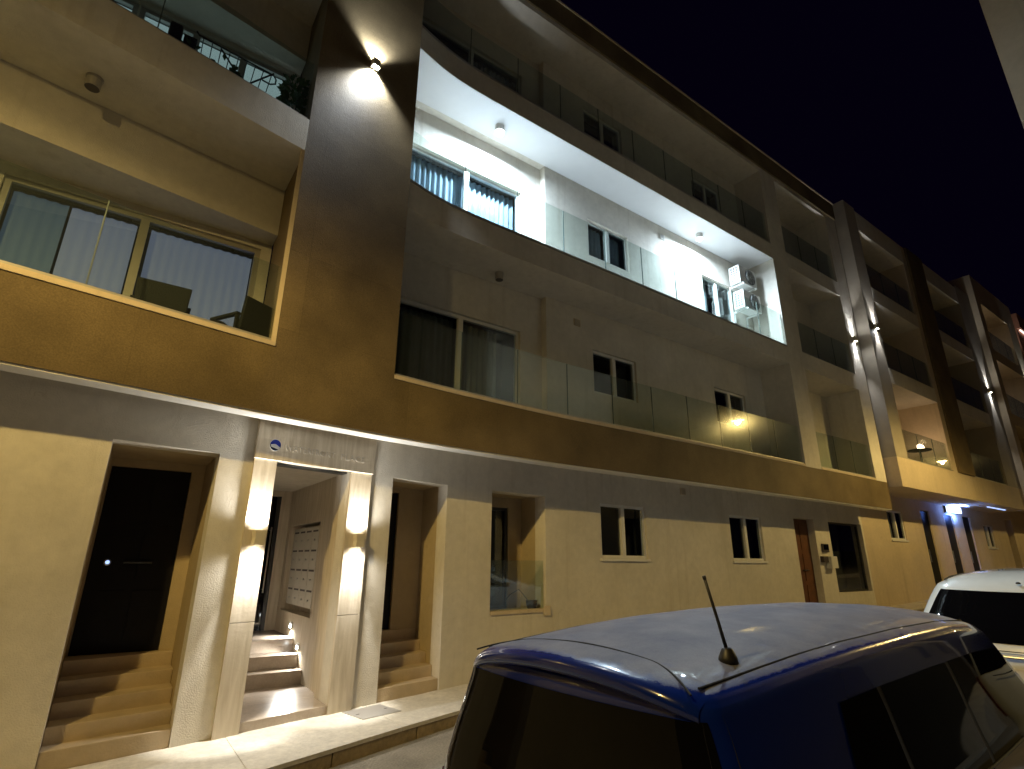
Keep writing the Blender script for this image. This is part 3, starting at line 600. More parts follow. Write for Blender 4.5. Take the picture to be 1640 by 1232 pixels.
# ------------------------------------------------------------------ ceiling lights
def ceiling_light(x, y, z, label, on=False, group=None, r=0.07, h=0.13, p=100, col=COOL):
    t = thing('ceiling_light', label, 'ceiling light', (x, y, z-h), 0, group)
    m = MB(); m.lathe((x, y, z-h), [(r, 0), (r, h-0.02), (r*1.12, h-0.02), (r*1.12, h-0.001)]); build('can', m, 'white_frame' if on else 'galv', t, smooth=False)
    m = MB(); m.lathe((x, y, z-h-0.0005), [(r*0.3, -r*0.8 if on else -0.010), (r*0.66, -r*0.64 if on else -0.008), (r*0.88, -r*0.3 if on else -0.005), (r*0.94, 0)]); build('lens', m, 'led_ball' if on else 'box_grey', t, smooth=on)
    if on:
        lamp('AREA', 'lens_glow', (x, y, z-h-0.10), p*0.27, col, t, aim=(0, 0, -1), size=0.12)
        lamp('SPOT', 'down_beam', (x, y, z-h-0.11), p*0.26, col, t, aim=(0, 0.10, -1), spot=84, blend=0.3, soft=0.02)
    return t
ceiling_light(4.57, 6.95, 7.83, 'glaring white ceiling light over the left end of the lit balcony', True, p=1650, r=0.095)
ceiling_light(10.59, 6.96, 7.83, 'white ceiling light over the right end of the lit balcony', True, p=1500, r=0.085)
ceiling_light(-1.03, 6.23, 4.82, 'unlit can light under the upper left balcony', False)
ceiling_light(4.72, 7.1, 4.82, 'unlit can light above the dark sliding door of the middle right balcony', False)
# ------------------------------------------------------------------ air conditioners, boxes, vents
def ac(x, y, z, label):
    t = thing('air_conditioner', label, 'air conditioner', (x, y, z)); w, d, h = 0.78, 0.30, 0.50
    m = MB(); m.box(-w/2+0.001, w/2-0.001, -d+0.002, 0, 0.0, h); o = build('casing', m, 'ac_white', t, local=True, bevel=0.012)
    m = MB(); m.lathe((0, 0, 0), [(0.215, 0), (0.215, 0.012), (0.19, 0.012)], 28); m.v = [(0.09+a, -d-c+0.001, h/2+b) for a, b, c in m.v]; build('fan_opening', m, 'ac_dark', t, local=True)
    m = MB()
    for k in range(5): m.tube([(0.09+0.035*(k+1)*math.cos(a), -d-0.016, h/2+0.035*(k+1)*math.sin(a)) for a in [2*math.pi*i/24 for i in range(25)]], 0.003, 5)
    for a in range(8): m.tube([(0.09, -d-0.016, h/2), (0.09+0.21*math.cos(a*math.pi/4), -d-0.016, h/2+0.21*math.sin(a*math.pi/4))], 0.003, 5)
    build('fan_guard', m, 'ac_white', t, local=True)
    m = MB()
    for i in range(6):
        for j in range(3):
            m.box(-w/2-0.0025, -w/2+0.0005, -d+0.05+j*0.075, -d+0.05+j*0.075+0.05, 0.06+i*0.068, 0.06+i*0.068+0.045)
    build('coil_grille', m, 'ac_dark', t, local=True)
    m = MB()
    for s in (-0.28, 0.28): m.box(s-0.02, s+0.02, -d-0.03, 0.09, -0.045, -0.002); m.box(s-0.02, s+0.02, 0.06, 0.09, -0.30, -0.045)
    build('bracket', m, 'ac_white', t, local=True); return t
ac(12.50, 7.205, 6.98, 'upper air conditioning unit on the lit balcony wall')
ac(12.56, 7.205, 6.28, 'lower air conditioning unit on the lit balcony wall')
m = MB(); m.box(15.04, 15.34, yw(15)-0.05, yw(15)-0.001, 0.30, 0.51); o = build('entry_panel', m, 'box_grey', bevel=0.006); tag(o, 'small dark square panel on the wall beside the wooden door', 'panel')
m = MB(); m.box(15.06, 15.32, yw(15)-0.054, yw(15)-0.0505, 0.36, 0.49); build('screen', m, 'car_glass', o)
MX = thing('meter_box', 'pale meter box on the wall below the small dark panel', 'meter box', (15.3, yw(15)-0.1, -0.1))
m = MB(); m.box(15.14, 15.46, yw(15)-0.16, yw(15)-0.001, -0.09, 0.20); build('cover', m, 'box_white', MX, bevel=0.01)
m = MB(); m.box(14.9, 15.138, yw(15)-0.09, yw(15)-0.001, 0.05, 0.20); build('switch_box', m, 'box_grey', MX, bevel=0.008)
def vent(x, y, z, label):
    m = MB(); m.box(x-0.08, x+0.08, y-0.02, y-0.001, z-0.07, z+0.07); o = build('wall_vent', m, 'box_white' if z > 6 else 'plaster_warm'); tag(o, label, 'vent')
    for i in range(4):
        pass
    m = MB()
    for i in range(5): m.box(x-0.065, x+0.065, y-0.026, y-0.0205, z-0.055+i*0.025, z-0.045+i*0.025)
    build('louvre', m, 'galv', o)
vent(9.57, 7.30, 7.52, 'small wall vent on the lit balcony wall between its two small windows')
vent(6.70, 7.30, 4.48, 'small wall vent near the top of the unlit middle balcony wall')
vent(9.60, yw(9.6), 1.43, 'small wall vent high on the ground floor between two white windows')
# potted plant and cable on the small ground floor terrace
PT = thing('plant_pot', 'small black pot standing on the ledge of the ground floor glazed recess', 'pot', (5.66, 7.42, -0.75))
m = MB(); m.lathe((5.66, 7.42, -0.752), [(0.06, 0), (0.085, 0.10), (0.095, 0.17), (0.08, 0.17), (0.07, 0.14)], 18); build('pot', m, 'terracotta', PT, smooth=True)
m = MB(); m.tube([(5.62, 7.44, -0.60), (5.50, 7.55, -0.42), (5.36, 7.60, -0.50), (5.2, 7.65, -0.70)], 0.006, 6); build('cable', m, 'dark_frame', PT)

# ------------------------------------------------------------------ furniture on the left balconies
def garden_chair(label, loc, rz):
    t = thing('garden_chair', label, 'chair', loc, rz, 'dark chairs on the lower left balcony')
    m = MB(); m.box(-0.24, 0.24, -0.25, 0.23, 0.36, 0.42); build('seat', m, 'wicker', t, local=True, bevel=0.015)
    m = MB(); m.add([(-0.24,0.2,0.42),(0.24,0.2,0.42),(0.24,0.25,0.42),(-0.24,0.25,0.42),(-0.255,0.27,0.80),(0.255,0.27,0.80),(0.255,0.31,0.80),(-0.255,0.31,0.80)], [(0,3,2,1),(4,5,6,7),(0,1,5,4),(1,2,6,5),(2,3,7,6),(3,0,4,7)]); build('backrest', m, 'wicker', t, local=True, bevel=0.012)
    for s in (-1, 1):
        m = MB(); m.box(s*0.255-0.025, s*0.255+0.025, -0.22, 0.22, 0.58, 0.61); build('armrest', m, 'wicker', t, local=True)
        for y in (-0.21, 0.20):
            m = MB(); m.box(s*0.255-0.018, s*0.255+0.018, y-0.018, y+0.018, 0.0, 0.579); build('leg', m, 'wicker', t, local=True)
    return t
c1 = garden_chair('dark wicker chair with its straight back against the glass of the lower left balcony', (-0.02, 6.75, 2.02), math.pi)
dup(c1, (0.82, 6.62, 2.02), math.radians(-150), label='dark wicker chair in the corner of the lower left balcony by the stone pillar')
LT = thing('low_table', 'low dark table with a bundle of cloth between the two balcony chairs', 'table', (0.45, 6.45, 2.02))
m = MB(); m.box(0.25, 0.68, 6.2, 6.6, 2.36, 2.39); build('tabletop', m, 'wicker', LT)
for a in (0.28, 0.65):
    for b in (6.23, 6.57):
        m = MB(); m.box(a-0.015, a+0.015, b-0.015, b+0.015, 2.02, 2.359); build('leg', m, 'wicker', LT)
m = MB(); rr = []
for i in range(7):
    rr.append([(0.52+0.13*math.cos(2*math.pi*k/14)*math.cos(i/6*1.5), 6.38+0.11*math.sin(2*math.pi*k/14)*math.cos(i/6*1.5), 2.391+0.10*math.sin(i/6*1.55)+0.012*math.sin(3*k)) for k in range(15)])
m.grid(rr); o = build('cloth_bundle', m, 'black_plastic', smooth=True); tag(o, 'dark crumpled bundle lying on the low balcony table', 'cloth')
# clothes airer, black box, plants behind the glass on the upper left balcony
AR = thing('clothes_airer', 'thin dark clothes airer in front of the bright upper left windows', 'clothes airer', (0.2, 6.5, 5.29)); m = MB()
def ring(a, b, z, r, y): return [(a+r*math.cos(t)*0.5, y, z+r*math.sin(t)) for t in []]
for y in (6.35, 6.75):
    m.tube([(-0.28, y, 6.14), (-0.25, y, 6.10), (0.62, y, 6.02), (0.66, y, 5.97), (0.66, y, 5.90), (0.60, y, 5.86), (0.50, y, 5.87)], 0.011, 6)
for i in range(9): x = -0.2+0.1*i; m.tube([(x, 6.35, 6.095-0.092*(x+0.25)), (x, 6.75, 6.095-0.092*(x+0.25))], 0.006, 5)
build('rails', m, 'dark_frame', AR)
for s, a, b in ((1, 0.05, 0.62), (1, 0.62, 0.0)):
    m = MB(); m.tube([(a, 6.33, 5.30), (b, 6.33, 6.03)], 0.011, 6); m.tube([(a, 6.77, 5.30), (b, 6.77, 6.03)], 0.011, 6); build('leg', m, 'dark_frame', AR)
def leafy(name, label, c, r, n, h):
    t = thing(name, label, 'plant', (c[0], c[1], 5.29)); m = MB(); m.lathe((c[0], c[1], 5.291), [(0.10, 0), (0.14, 0.28), (0.12, 0.28)], 14); build('pot', m, 'terracotta', t)
    m = MB()
    for i in range(n):
        a = random.uniform(0, 6.28); rr = r*math.sqrt(random.random()); z = 5.57+random.random()*h; p = Vector((c[0]+rr*math.cos(a), c[1]+rr*math.sin(a), z))
        d = Vector((math.cos(a), math.sin(a), random.uniform(-0.3, 0.8))).normalized()*0.09; q = d.cross(Vector((random.random(), random.random(), 1))).normalized()*0.025
        m.add([p, p+d*0.5+q, p+d, p+d*0.5-q], [(0,1,2,3)])
    build('foliage', m, 'leaf', t)
leafy('balcony_plant', 'low green plant under the airer on the upper left balcony', (0.10, 6.4), 0.16, 55, 0.26)
leafy('balcony_plant', 'dark bushy plant in the right corner of the upper left balcony by the stone pillar', (0.92, 6.5), 0.15, 240, 0.62)
leafy('balcony_plant', 'small green plant at the left foot of the airer', (-0.33, 6.45), 0.06, 26, 0.44)
BX = thing('speaker_box', 'black upright box standing against the bright upper left windows', 'box', (-0.5, 6.5, 5.29))
m = MB(); m.box(-0.56, -0.42, 6.4, 6.56, 5.291, 6.19); build('body', m, 'black_plastic', BX, bevel=0.03)
m = MB(); m.box(-0.40, -0.26, 6.46, 6.47, 5.291, 6.13); m.tube([(-0.40, 6.44, 6.10), (-0.27, 6.44, 6.06)], 0.012, 6); build('side_panel', m, 'black_plastic', BX)

# ------------------------------------------------------------------ the block farther along, a step higher and nearer the kerb
Y2 = 6.17
B2 = thing('apartment_building', 'farther apartment block stepping out beyond the near one, blue light box sign under it', 'building', (23, 7, -1.1))
m = MB(); ops2 = [(19.40, 20.55, 0.74, 1.63), (22.05, 22.80, -2, 1.77), (24.15, 24.98, -2, 1.74), (25.95, 26.75, -2, 1.76), (28.1, 29.15, 0.68, 1.56)]
wall_open(m, 17.602, 29.3, lambda x: pav(x)-0.1, 2.30, yw, 0.3, ops2); build('ground_floor_wall', m, 'plaster_warm', B2)
m = MB(); m.box(17.65, 29.3, Y2, 9.0, 2.08, 2.92); build('stone_band', m, 'plaster_warm', B2)
for z0, z1 in ((5.25, 5.74), (8.0, 8.5), (10.6, 11.36)):
    for a, b in ((18.4205, 22.0495), (23.9005, 27.599)): m = MB(); m.box(a, b, Y2, 8.6, z0, z1); build('floor_slab', m, 'plaster', B2)
m = MB(); m.box(17.65, 18.42, Y2, 8.6, 2.9205, 11.46); build('fin_wall', m, 'fin_paint', B2)
m = MB(); m.box(22.05, 22.42, Y2+0.02, 8.6, 2.9205, 11.40); build('column', m, 'plaster_warm', B2)
m = MB(); m.box(22.4205, 23.90, Y2-0.05, 8.6, 2.9205, 11.40); build('stone_pillar', m, 'stone_clad', B2)
m = MB(); m.box(27.60, 29.30, Y2, 8.6, 2.9205, 11.5); build('column', m, 'fin_paint', B2)
for k, (zf, zc) in enumerate(((2.92, 5.25), (5.74, 8.0), (8.5, 10.6))):
    for a, b in ((18.4205, 22.0495), (23.9005, 27.599)):
        m = MB(); od = (a+0.5, a+2.1, zf, zf+2.05); wall_open(m, a, b, zf+.001, zc-.001, 7.35, 0.25, [od]); build('balcony_back_wall', m, 'plaster_warm', B2)
        window(B2, *od, 7.35, 0.05, 2, 'sliding_door', 0.06, frame='galv', curtain=[(0.0, 0.5, 'curtain_grey')] if k < 2 else None)
        balustrade(B2, a+0.01, b-0.01, Y2, zf+0.001, 0.93, step=1.2)
window(B2, 19.40, 20.55, 0.74, 1.63, yw, 0.03, 2, sill=True, curtain=[(0.0, 0.48, 'curtain_grey')])
window(B2, 28.1, 29.15, 0.68, 1.56, yw, 0.03, 2, sill=True, curtain=[(0.0, 0.9, 'curtain_grey')])
for a, b, c in ((22.05, 22.80, 1.77), (24.15, 24.98, 1.74), (25.95, 26.75, 1.76)):
    m = MB(); m.box(a+.002, b-.002, yw(a)+0.05, yw(a)+0.11, pav(a)-0.05, c-.002); o = build('door', m, 'door_black', B2)
    m = MB(); m.tube([(a+0.12, yw(a)+0.01, 0.1), (a+0.12, yw(a)+0.01, 0.5)], 0.014); build('handle', m, 'steel', o)
sconce((18.08, Y2, 7.0), 'white wall light on the front edge of the farther block', sx=0.12, sz=0.16, spill=10, pu=150, pd=190, spot=48, col=(0.97, 0.98, 1.0), led='led_white', tilt=0.1)
sconce((28.45, Y2, 6.88), 'white wall light high on the last column of the farther block', sx=0.14, sz=0.18, spill=10, pu=220, pd=210, spot=44, col=(0.97, 0.98, 1.0), led='led_white', tilt=0.1)
S2 = thing('light_box_sign', 'glowing white light box sign with a blue halo under the farther block', 'sign', (24.9, 7.3, 2.0))
m = MB(); m.box(24.15, 25.65, 7.24, 7.366, 1.93, 2.07+0.0); m.v = [(x, y, z) for x, y, z in m.v]
m = MB(); m.box(24.30, 25.45, 7.20, 7.30, 1.83, 2.03); build('face', m, 'sign_face', S2, bevel=0.01)
m = MB(); m.box(24.26, 25.49, 7.301, 7.36, 1.80, 2.06); build('housing', m, 'dark_frame', S2)
m = MB(); m.box(24.15, 25.55, 6.95, 7.0, 2.05, 2.075); build('halo_tube', m, 'tube_blue', S2)
m = MB(); m.box(26.1, 28.1, 6.55, 6.60, 2.05, 2.075); o = build('strip_light', m, 'tube_blue'); tag(o, 'thin pale blue strip light under the edge of the farther block', 'strip light')
lamp('AREA', 'halo', (24.85, 6.95, 1.98), 130, (0.12, 0.26, 1.0), S2, aim=(0, 0.6, 0.4), size=0.8)
# lit candles on its balcony table
CT = thing('balcony_table', 'small table with glowing candle lamps on the low balcony of the farther block', 'table', (21.3, 6.75, 2.92))
m = MB(); m.lathe((21.3, 6.75, 2.921), [(0.22, 0), (0.22, 0.02), (0.03, 0.04), (0.03, 0.66), (0.34, 0.68), (0.34, 0.71)], 20); build('table', m, 'wicker', CT)
for dx, r in ((-0.1, 0.07), (0.14, 0.05), (-0.75, 0.03)):
    if dx < -0.5: continue
    m = MB(); m.lathe((21.3+dx, 6.7, 3.632), [(r*0.7, 0), (r, 0.06), (r*0.9, 0.13), (r*0.3, 0.17)], 14); build('candle_lamp', m, 'candle', CT, smooth=True)
lamp('POINT', 'candle_glow', (21.2, 6.55, 3.85), 7, (1.0, 0.66, 0.36), CT, soft=0.08)

# ------------------------------------------------------------------ third and fourth buildings at the far right
B3 = thing('apartment_building', 'dim apartment block beyond the farther block with shadowed balconies', 'building', (32, 7, -0.6)); Y3 = 5.95
m = MB(); wall_open(m, 29.302, 35.0, lambda x: pav(x)-0.1, 2.4, lambda x: 7.37, 0.3, [(31.0, 31.9, -2, 1.9)]); build('ground_floor_wall', m, 'plaster_warm', B3)
for z0, z1 in ((2.4, 3.3), (5.6, 6.1), (8.5, 9.0), (11.2, 12.45)):
    m = MB(); m.box(29.302, 35.0, Y3, 8.8, z0, z1); build('floor_slab', m, 'plaster_warm', B3)
for z0, z1 in ((3.3, 5.6), (6.1, 8.5), (9.0, 11.2)):
    for a, b in ((29.302, 29.9), (33.7, 35.0)): m = MB(); m.box(a, b, Y3, 8.8, z0+.0005, z1-.0005); build('column', m, 'plaster_warm', B3)
    m = MB(); wall_open(m, 29.9, 33.7, z0, z1, 7.4, 0.2, [(30.6, 32.2, z0, z0+2.0)]); build('balcony_back_wall', m, 'plaster_warm', B3)
    window(B3, 30.6, 32.2, z0, z0+2.0, 7.4, 0.05, 2, 'sliding_door', 0.06, frame='galv')
    balustrade(B3, 29.92, 33.68, Y3, z0+.001, 0.93, step=1.25)
sconce((34.25, Y3, 7.95), 'white wall light at the right edge of the picture', sx=0.14, sz=0.18, pu=200, pd=200, spot=44, col=(0.94, 1.0, 0.97), led='led_white', tilt=0.1)
for z in (8.5, 11.2): ceiling_light(30.5, 6.5, z, 'ceiling light in the dim block beyond, upper balcony' if z > 9 else 'ceiling light in the dim block beyond, middle balcony', True, p=40, col=(1, 0.92, 0.85))
B4 = thing('apartment_building', 'reddish building at the far right edge of the street', 'building', (40, 7, -0.4))
m = MB(); m.box(35.002, 47, 5.9, 10, -0.8, 11.3); build('wall', m, 'plaster_red', B4)
m = MB(); m.box(35.002, 47, 5.75, 10, 11.302, 12.1); build('parapet', m, 'plaster_red', B4)
m = MB(); m.box(35.3, 46, 5.80, 5.86, 11.24, 11.30); o = build('roof_light', m, 'led_warm', B4)
o.data.materials[0] = mat('led_soft', (0.9, 0.9, 0.9), 0.5, emit=(1, 0.95, 0.85), estr=1.4)

# ------------------------------------------------------------------ the near side of the street, behind and to the right of the eye
B5 = thing('corner_house', 'pale plastered house whose closed balcony shows at the top right corner', 'building', (16, -4, -1.6))
m = MB(); wall_open(m, 9.0, 21, -1.9, 11.0, -1.7, 0.4, [(x, x+1.2, z, z+1.6) for x in np.arange(14, 20, 3.6) for z in (0.2, 3.6, 6.9)]); m.box(9.0, 9.4, -9, -1.701, -1.9, 11.0); build('wall', m, 'unlit_wall', B5)
m = MB(); m.box(9.41, 21, -3.0, -2.2, -1.9, 10.9); build('inner_wall', m, 'room_dark', B5)
m = MB(); m.box(9.0, 12.6, -1.698, 0.865, 3.6, 13.0); build('closed_balcony', m, 'plaster_warm', B5)

# ------------------------------------------------------------------ sodium street lamps on brackets over the road
def street_lamp(x, y, z, power, label, tilt):
    t = thing('street_lamp', label, 'street lamp', (x, -1.0, road(x)+0.12), 0, 'sodium street lamps')
    m = MB(); m.tube([(x, -1.0, z-0.5), (x, -0.85, z-0.15), (x, -0.5, z+0.10), (x, y-0.25, z+0.14)], 0.03); build('arm', m, 'galv', t, smooth=True)
    m = MB(); m.tube([(x, -1.0, road(x)+0.12), (x, -1.0, road(x)+1.2), (x, -1.0, z-0.48)], [0.075, 0.06, 0.04], 12); build('pole', m, 'galv', t, smooth=True)
    m = MB(); m.add([(x-0.13,y-0.32,z+0.05),(x+0.13,y-0.32,z+0.05),(x+0.13,y+0.32,z+0.05),(x-0.13,y+0.32,z+0.05),(x-0.06,y-0.25,z+0.20),(x+0.06,y-0.25,z+0.20),(x+0.06,y+0.2,z+0.20),(x-0.06,y+0.2,z+0.20)], [(0,3,2,1),(4,5,6,7),(0,1,5,4),(1,2,6,5),(2,3,7,6),(3,0,4,7)]); build('lamp_head', m, 'galv', t, bevel=0.02)
    m = MB(); m.box(x-0.10, x+0.10, y-0.2, y+0.2, z+0.02, z+0.049); build('lens', m, 'sodium_lens', t)
    l = lamp('POINT', 'sodium_light', (x, y, z-0.02), power, SODIUM, t, soft=0.10)
    l.data.use_nodes = True; nt = l.data.node_tree; N = nt.nodes; em = N['Emission']         # street lantern: throws widest at about 65 degrees, little above the horizontal
    tc = N.new('ShaderNodeTexCoord'); sp = N.new('ShaderNodeSeparateXYZ'); nt.links.new(tc.outputs['Normal'], sp.inputs[0])
    fc = N.new('ShaderNodeMapRange'); fc.inputs[1].default_value = -1; fc.inputs[2].default_value = 1; fc.inputs[3].default_value = 0 ; fc.inputs[4].default_value = 1; nt.links.new(sp.outputs[2], fc.inputs[0])
    cr = N.new('ShaderNodeValToRGB'); e = cr.color_ramp.elements; SG_ = 1
    pts = [(1.0, 0.35), (0.74, 0.42), (0.5, 0.90), (0.39, 1.0), (0.30, 0.62), (0.2, 0.24), (0.1, 0.065), (0.0, 0.03), (-0.2, 0.008), (-1.0, 0.0)]
    P = sorted(((0.5-0.5*c*SG_, v) for c, v in pts)); e[0].position, e[1].position = P[0][0], P[-1][0]
    e[0].color = (P[0][1],)*3+(1,); e[1].color = (P[-1][1],)*3+(1,)
    for p_, v in P[1:-1]: q = e.new(p_); q.color = (v, v, v, 1)
    nt.links.new(fc.outputs[0], cr.inputs[0]); nt.links.new(cr.outputs[0], em.inputs['Strength'])
street_lamp(-2.8, 1.7, 5.0, 2600, 'sodium street lamp on a pole arm over the left end of the road', 0)
street_lamp(18.5, 1.65, 5.0, 1650, 'sodium street lamp on a pole arm over the middle of the road beyond the cars', 0)
street_lamp(36.9, 1.7, 5.5, 900, 'sodium street lamp on a pole arm at the far right end of the road', 0)
# ------------------------------------------------------------------ cars
def make_car(name, label, paint, glass, loc, heading, P, dusty=False):
    t = thing(name, label, 'car', loc, heading)
    Zt = P['z']; top = Zt[-1]
    tab = {k: (lambda z, k=k: float(np.interp(z, Zt, P[k]))) for k in ('W', 'lr', 'lf', 'r')}
    rise_ = lambda l: float(np.interp(l, P['rl'], P['rz']))
    def up(z0, l):
        s = min(1.0, max(0.0, (z0-P['zb'])/(top-P['zb']))); return z0+s*s*(3-2*s)*rise_(l)
    def side_w(l, z0):
        W, a, r = tab['W'](z0), tab['lr'](z0), tab['r'](z0); b = tab['lf'](z0); rf = 0.45
        if l < a+r: return W-r+math.sqrt(max(0, r*r-(a+r-l)**2))
        mid = W+P.get('bulge', 0)*math.sin(math.pi*min(1, max(0, (l-a-r)/(b-rf-a-r))))**0.8
        if l > b-rf: return mid-rf*0.8+0.8*math.sqrt(max(0, rf*rf-(l-b+rf)**2))
        return mid
    def rear_l(w, z0):
        W, a, r = tab['W'](z0), tab['lr'](z0), tab['r'](z0); bow = P['bow']*(w/W)**2; w_ = abs(w)
        if w_ > W-r: return a+r-math.sqrt(max(0, r*r-(w_-W+r)**2))
        return a
    def loop(z0):
        W, a, r, b = tab['W'](z0), tab['lr'](z0), tab['r'](z0), tab['lf'](z0); pts = []
        for i in range(9): pts.append((a, (W-r)*(i/8)))
        for i in range(1, 9): q = math.pi/2*i/8; pts.append((a+r-r*math.cos(q), W-r+r*math.sin(q)))
        n = 40; rf = 0.45
        for i in range(1, n+1): l = a+r+(b-rf-a-r)*i/n; pts.append((l, side_w(l, z0)))
        for i in range(1, 9): q = math.pi/2*i/8; pts.append((b-rf+rf*math.sin(q), W-0.8*rf+0.8*rf*math.cos(q)))
        for i in range(1, 7): pts.append((b, (W-0.8*rf)*(1-i/6)))
        full = pts+[(l, -w) for l, w in pts[-2:0:-1]]
        return [(l+P['bow']*(min(1, abs(w)/W)**2)*max(0, 1-(l-a)/0.5), w) for l, w in full]
    zs = []
    for a, b in zip(Zt[:-1], Zt[1:]): zs += [a+(b-a)*i/3 for i in range(3)]
    zs.append(top); rows = []
    for z0 in zs: rows.append([(l, w, up(z0, l)) for l, w in loop(z0)])
    rim = loop(top); c0, c1 = tab['lr'](top)+0.5, tab['lf'](top)-0.4
    for s in (0.97, 0.93, 0.86, 0.74, 0.58, 0.40, 0.2, 0.0):
        rows.append([(lambda q: (q, w*s, up(top, q)+P['crown']*(1-s*s)+P['edge']*(1-s**8)))(min(max(l, c0), c1)*(1-s)+l*s) for l, w in rim])
    n = len(rows[0]); rows = [r+[r[0]] for r in rows]
    m = MB(); m.grid(rows); body = build('body', m, paint, t, local=True, smooth=True)
    def off(p, nrm, d): return (p[0]+nrm[0]*d, p[1]+nrm[1]*d, p[2]+nrm[2]*d)
    def patch_side(nm, side, z0, z1, la, lb, mt, d=0.006, nz=14, nl=30, parent=t):
        g = []
        for i in range(nz+1):
            z = z0+(z1-z0)*i/nz; a, b = la(z), lb(z)
            g.append([(l, side*(side_w(l, z)+d), up(z, l)) for l in [a+(b-a)*k/nl for k in range(nl+1)]])
        mb = MB(); mb.grid(g); return build(nm, mb, mt, parent, local=True, smooth=True)
    def patch_rear(nm, z0, z1, wa, wb, mt, d=0.006, nz=16, nw=30, parent=t):
        g = []
        for i in range(nz+1):
            z = z0+(z1-z0)*i/nz; row = []
            for k in range(nw+1):
                w = wa(z)+(wb(z)-wa(z))*k/nw; l = rear_l(w, z)+P['bow']*(min(1, abs(w)/tab['W'](z))**2)
                row.append((l-d, w*(1+d*0.6), up(z, l)))
            g.append(row)
        mb = MB(); mb.grid(g); return build(nm, mb, mt, parent, local=True, smooth=True)
    return t, body, tab, up, side_w, rear_l, patch_side, patch_rear
def wheel(t, l, w, r=0.29):
    s = 1 if w > 0 else -1
    m = MB(); m.lathe((0, 0, 0), [(r*0.62, -0.09), (r*0.93, -0.095), (r, -0.06), (r, 0.06), (r*0.93, 0.095), (r*0.62, 0.09)], 36); m.v = [(l+a, w+c, r+b+0.05) for a, b, c in m.v]; o = build('wheel', m, 'rubber', t, local=True, smooth=True)
    m = MB(); m.lathe((0, 0, 0), [(r*0.1, 0.08), (r*0.6, 0.075), (r*0.62, 0.092)], 30); m.v = [(l+a, w+s*c, r+b+0.05) for a, b, c in m.v]; build('rim', m, 'rim', o, local=True)
PB = dict(z=[0.22, 0.30, 0.55, 0.80, 0.92, 1.05, 1.18, 1.28, 1.34, 1.375],
          W=[0.74, 0.80, 0.83, 0.840, 0.828, 0.790, 0.752, 0.716, 0.692, 0.660],
          lr=[0.06, 0.02, 0.00, 0.01, 0.03, 0.055, 0.085, 0.10, 0.105, 0.125],
          lf=[4.55, 4.70, 4.72, 4.62, 4.42, 4.22, 4.08, 3.98, 3.92, 3.84], r=[0.10, 0.12, 0.13, 0.13, 0.13, 0.12, 0.115, 0.11, 0.10, 0.09],
          zb=0.95, rl=[0.1, 0.35, 0.6, 0.9, 1.3, 2.0, 2.8, 3.4, 3.8], rz=[0.0, 0.018, 0.038, 0.060, 0.080, 0.095, 0.090, 0.06, 0.01], crown=0.070, edge=0.02, bow=0.05, bulge=0.06)
HB = math.radians(3.4)
nB = Vector((-math.sin(HB), math.cos(HB))); hB = Vector((math.cos(HB), math.sin(HB)))
rearB = Vector((1.635, 1.965)) - hB*0.125
CARB = make_car('parked_car', 'blue hatchback with a dusty roof and short rear aerial in the foreground', 'paint_blue', 'car_glass', (rearB.x, rearB.y, -1.82), HB, PB)
t, body, tab, up, side_w, rear_l, ps, pr = CARB
wr = lambda z: tab['W'](z)-0.035
pr('rear_window', 0.86, 1.315, lambda z: -wr(z), lambda z: wr(z), 'car_glass')
# rear spoiler lip and the dark seam between tailgate and roof
def roof_z(l, w):
    s = min(1, abs(w)/0.660); return up(1.375, l)+PB['crown']*(1-s*s)+PB['edge']*(1-s**8)
def lip():
    g = []
    for l, dz in ((0.115, -0.075), (0.090, -0.062), (0.073, -0.046), (0.066, -0.030), (0.068, -0.016), (0.078, -0.004), (0.10, 0.003), (0.16, 0.0045), (0.27, 0.0035)):
        row = []
        for k in range(49):
            w = (-1+2*k/48)*0.648; e = (abs(w)/0.648)**10
            row.append((l+PB['bow']*(abs(w)/0.62)**2*(1 if l < 0.2 else 0.3)+0.03*e*(l < 0.12), w, roof_z(max(0.19, l), w)-0.03*max(0, (0.19-l)/0.12)**1.3+dz-0.004*e))
        g.append(row)
    m = MB(); m.grid(g); return build('spoiler', m, 'paint_blue', t, local=True, smooth=True)
lip()
rear_l_B = rear_l
seam = []
for k in range(41):
    w = -0.625+1.25*k/40; l = 0.27-0.10*max(0, (abs(w)-0.38)/0.22)**1.4
    seam.append((l+0.02*(1-abs(w)/0.6), w, roof_z(l, w)+0.002))
m = MB(); m.tube(seam, 0.004, 6); build('roof_seam', m, 'trim_gap', t, local=True)
